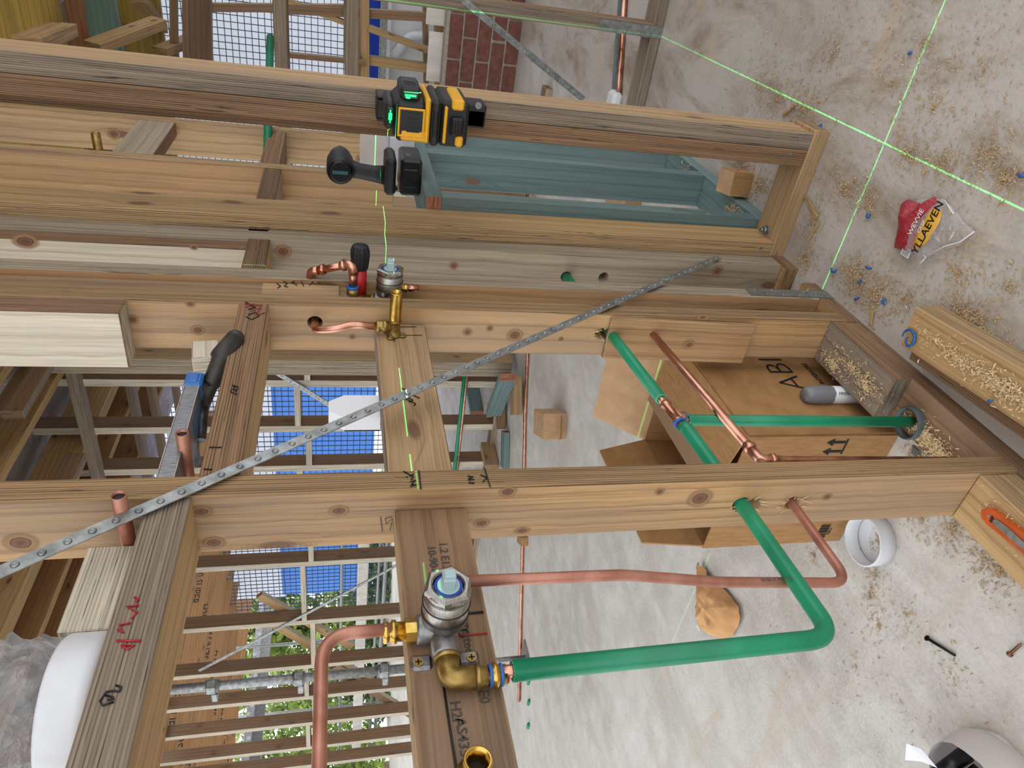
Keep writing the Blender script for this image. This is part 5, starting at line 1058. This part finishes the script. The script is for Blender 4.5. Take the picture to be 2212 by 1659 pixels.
def net(name, X, ya, yb, za, zb, st, th, m, label, parent=None):
    vs = []; fs = []
    def bar(a, b):
        o = len(vs); c = [(X, y, z) for y, z in ((a[0]-a[2], a[1]-a[3]), (b[0]-a[2], b[1]-a[3]), (b[0]+a[2], b[1]+a[3]), (a[0]+a[2], a[1]+a[3]))]
        vs.extend(c); vs.extend([(x+th, y, z) for x, y, z in c]); fs.extend([(o, o+1, o+2, o+3), (o+7, o+6, o+5, o+4), (o, o+4, o+5, o+1), (o+2, o+6, o+7, o+3)])
    y = ya
    while y <= yb: bar((y, za, th/2, 0), (y, zb, 0, 0)); y += st
    z = za
    while z <= zb: bar((ya, z, 0, th/2), (yb, z, 0, 0)); z += st
    me = bpy.data.meshes.new(name); me.from_pydata(vs, [], fs); me.update(); me.materials.append(m); o = bpy.data.objects.new(name, me); COL.objects.link(o); tag(o, label, 'net', kind='stuff'); return o
NETM = plain('net_navy', srgb(58, 74, 104), .7)
def sheetm(name, c, alpha=1.0):
    t = NT(name); v = t.n('TexCoord').outputs['Object']; f = t.noise(v, 1.4, 4, .6); t.col(t.ramp(f, (.3, shade(c, .82)), (.7, c))).set(Roughness=.7)
    tr = t.n('BsdfTranslucent'); tr.inputs['Color'].default_value = shade(c, 1.0); mx = t.n('MixShader'); mx.inputs[0].default_value = .65; t.l(t.b.outputs[0], mx.inputs[1]); t.l(tr.outputs[0], mx.inputs[2]); t.l(mx.outputs[0], t.out.inputs[0]); return t.m
zt = onX(742, 100, 6.0).z
net('scaffold_net', 6.0, -3.0, 2.6, .9, 3.6, .047, .005, NETM, 'navy square scaffold netting outside on the right')
net('scaffold_net', 7.0, 2.6, 8.9, .3, 3.4, .075, .008, NETM, 'navy square scaffold netting outside behind the far stud wall')
def sheetbox(name, X, ya, yb, za, zb, m, label):
    n = 24; mb = MB(); mb.add([(X+.03*mnoise.noise(Vector((i*.7, j*.5, 3)))+s, ya+(yb-ya)*i/n, za+(zb-za)*j/8) for s in (0, .004) for i in range(n+1) for j in range(9)], [(s*(n+1)*9+i*9+j, s*(n+1)*9+i*9+j+1, s*(n+1)*9+(i+1)*9+j+1, s*(n+1)*9+(i+1)*9+j) for s in (0, 1) for i in range(n) for j in range(8)], 0, True); o = mb.build(name, [m], recalc=False); tag(o, label, 'sheeting')
WSH = sheetm('white_sheeting', srgb(244, 247, 252)); BSH = sheetm('blue_sheeting', srgb(150, 196, 250)); NSH = sheetm('navy_sheeting', srgb(60, 92, 176))
sheetbox('white_sheeting', 6.25, -3.2, 2.7, .95, 3.7, WSH, 'pale blue-white sheeting behind the scaffold netting on the right')
sheetbox('navy_sheeting', 6.1, -3.2, 2.7, onX(822, 60, 6.1).z, onX(796, 60, 6.1).z, NSH, 'navy strip of sheeting below the scaffold netting on the right')
sheetbox('white_sheeting', 7.4, 2.6, 9.0, 1.75, 3.4, WSH, 'pale sheeting high behind the far stud wall')
sheetbox('blue_sheeting', 7.35, 2.6, 8.9, .55, 1.80, BSH, 'bright blue sheeting behind the far stud wall')
for px, y in ((665, 0), (590, 1)):
    pass
# scaffold tubes and plank outside, left
for x, r, nm in ((735, .024, 'upper scaffold tube before the trees'), (804, .024, 'middle scaffold tube before the trees'), (816, .03, 'lower scaffold tube before the trees')):
    z = onX(x, 1500, 6.9).z; mb = MB(); mb.cyl((7.0-.024-r, 7.2, z), (7.0-.024-r, 12.7, z), r, n=14); o = mb.build('scaffold_tube', [GALV]); tag(o, nm, 'scaffold tube')
z = onX(775, 1500, 6.8).z; mb = MB(); mb.box((6.926, 9.9, z), (.1, 5.4, .15), .01); o = mb.build('scaffold_plank', [CONC]); tag(o, 'grey scaffold plank on edge before the trees', 'plank')
for y in (1385, 1530): p = onX(700, y, 7.0); mb = MB(); mb.cyl((7.0, p.y, 0), (7.0, p.y, 3.2), .024, n=14); o = mb.build('scaffold_tube', [GALV]); tag(o, 'upright scaffold tube %s' % ('left of the grey prop' if y > 1450 else 'right of the grey prop'), 'scaffold tube')
# steel lintel at the outer wall
li = empty('steel_lintel', (6, 9.9, 2.0), 'grey punched steel lintel under the joists at the outer wall', 'lintel')
za, zb, zc = onY(552, 1500, 9.9).z, onY(537, 1500, 9.9).z, onY(575, 1500, 9.9).z
mb = MB(); mb.box((6.5, 9.9, (za+zb)/2), (10, .04, zb-za), .004); pl = mb.build('punched_plate', [mottled('light_steel', srgb(176, 180, 190), srgb(200, 204, 212), 20, .5, .4)], li)
mb = MB(); 
for k in range(60): c = Vector((2.5+.12*k, 9.876, za+(zb-za)*(.3 if k % 2 else .7))); mb.cyl(c, c-UY*.004, .03, n=8)
mb.build('punch_mark', [WHITE_PL], pl)
mb = MB(); mb.box((6.5, 9.95, (za+zc)/2), (10, .06, za-zc), .004); mb.build('channel', [GALV], li)
# ---- trees
LEAF = mottled('leaves', srgb(96, 124, 56), srgb(178, 196, 96), 3, .7, 0, 0); LEAF2 = mottled('leaves_dark', srgb(48, 74, 40), srgb(98, 126, 66), 3, .7, 0, 0); BARK = mottled('bark', srgb(84, 72, 60), srgb(120, 106, 92), 20, .9)
def tree(c, R, hz, label, m, n=9000, ls=.15):
    root = empty('tree', c, label, 'tree', 'trees outside the house'); c = Vector(c); mb = MB(); mb.tube([c, c+Vector((.1, .05, hz*.35)), c+Vector((-.05, .1, hz*.75))], [.14, .1, .05], 10)
    for k in range(5): a = k*1.3; mb.tube([c+UZ*hz*(.3+.08*k), c+Vector((math.cos(a)*R*.5, math.sin(a)*R*.5, hz*(.5+.08*k)))], [.05, .015], 6)
    mb.build('trunk', [BARK], root); vs = []; fs = []
    for _ in range(n):
        d = Vector((random.gauss(0, 1), random.gauss(0, 1), random.gauss(0, 1))).normalized()*(random.random()**.4); p = c+Vector((d.x*R, d.y*R, hz*.55+d.z*hz*.52))
        if mnoise.noise(p*1.1) < -.12: continue
        u = Vector((random.uniform(-1, 1), random.uniform(-1, 1), random.uniform(-1, 1))).normalized()*ls*random.uniform(.5, 1); w = u.orthogonal().normalized()*ls*.4; o = len(vs); vs += [p-u, p+w, p+u, p-w]; fs.append((o, o+1, o+2, o+3))
    me = bpy.data.meshes.new('foliage'); me.from_pydata([tuple(v) for v in vs], [], fs); me.update(); me.materials.append(m); o = bpy.data.objects.new('foliage', me); COL.objects.link(o); setpar(o, root); return root
tree((10.4, 13.6, -.4), 2.0, 4.6, 'yellow-green tree outside nearest the blue sheeting', LEAF); tree((9.2, 17.8, -.4), 2.0, 3.9, 'pale green tree outside behind the steel prop', LEAF); tree((5.9, 16.4, -.4), 1.9, 3.5, 'green tree outside at the far left of the trees', LEAF)
for k, (x, y) in enumerate(((9.9, 11.0), (8.6, 12.9), (6.3, 14.1), (4.2, 12.6))): tree((x, y, -.4), 1.0, 1.35, ('dark shrub nearest the blue sheeting', 'dark shrub second from the blue sheeting', 'dark shrub third from the blue sheeting', 'dark shrub farthest from the blue sheeting')[k], LEAF2, 2600, .10)
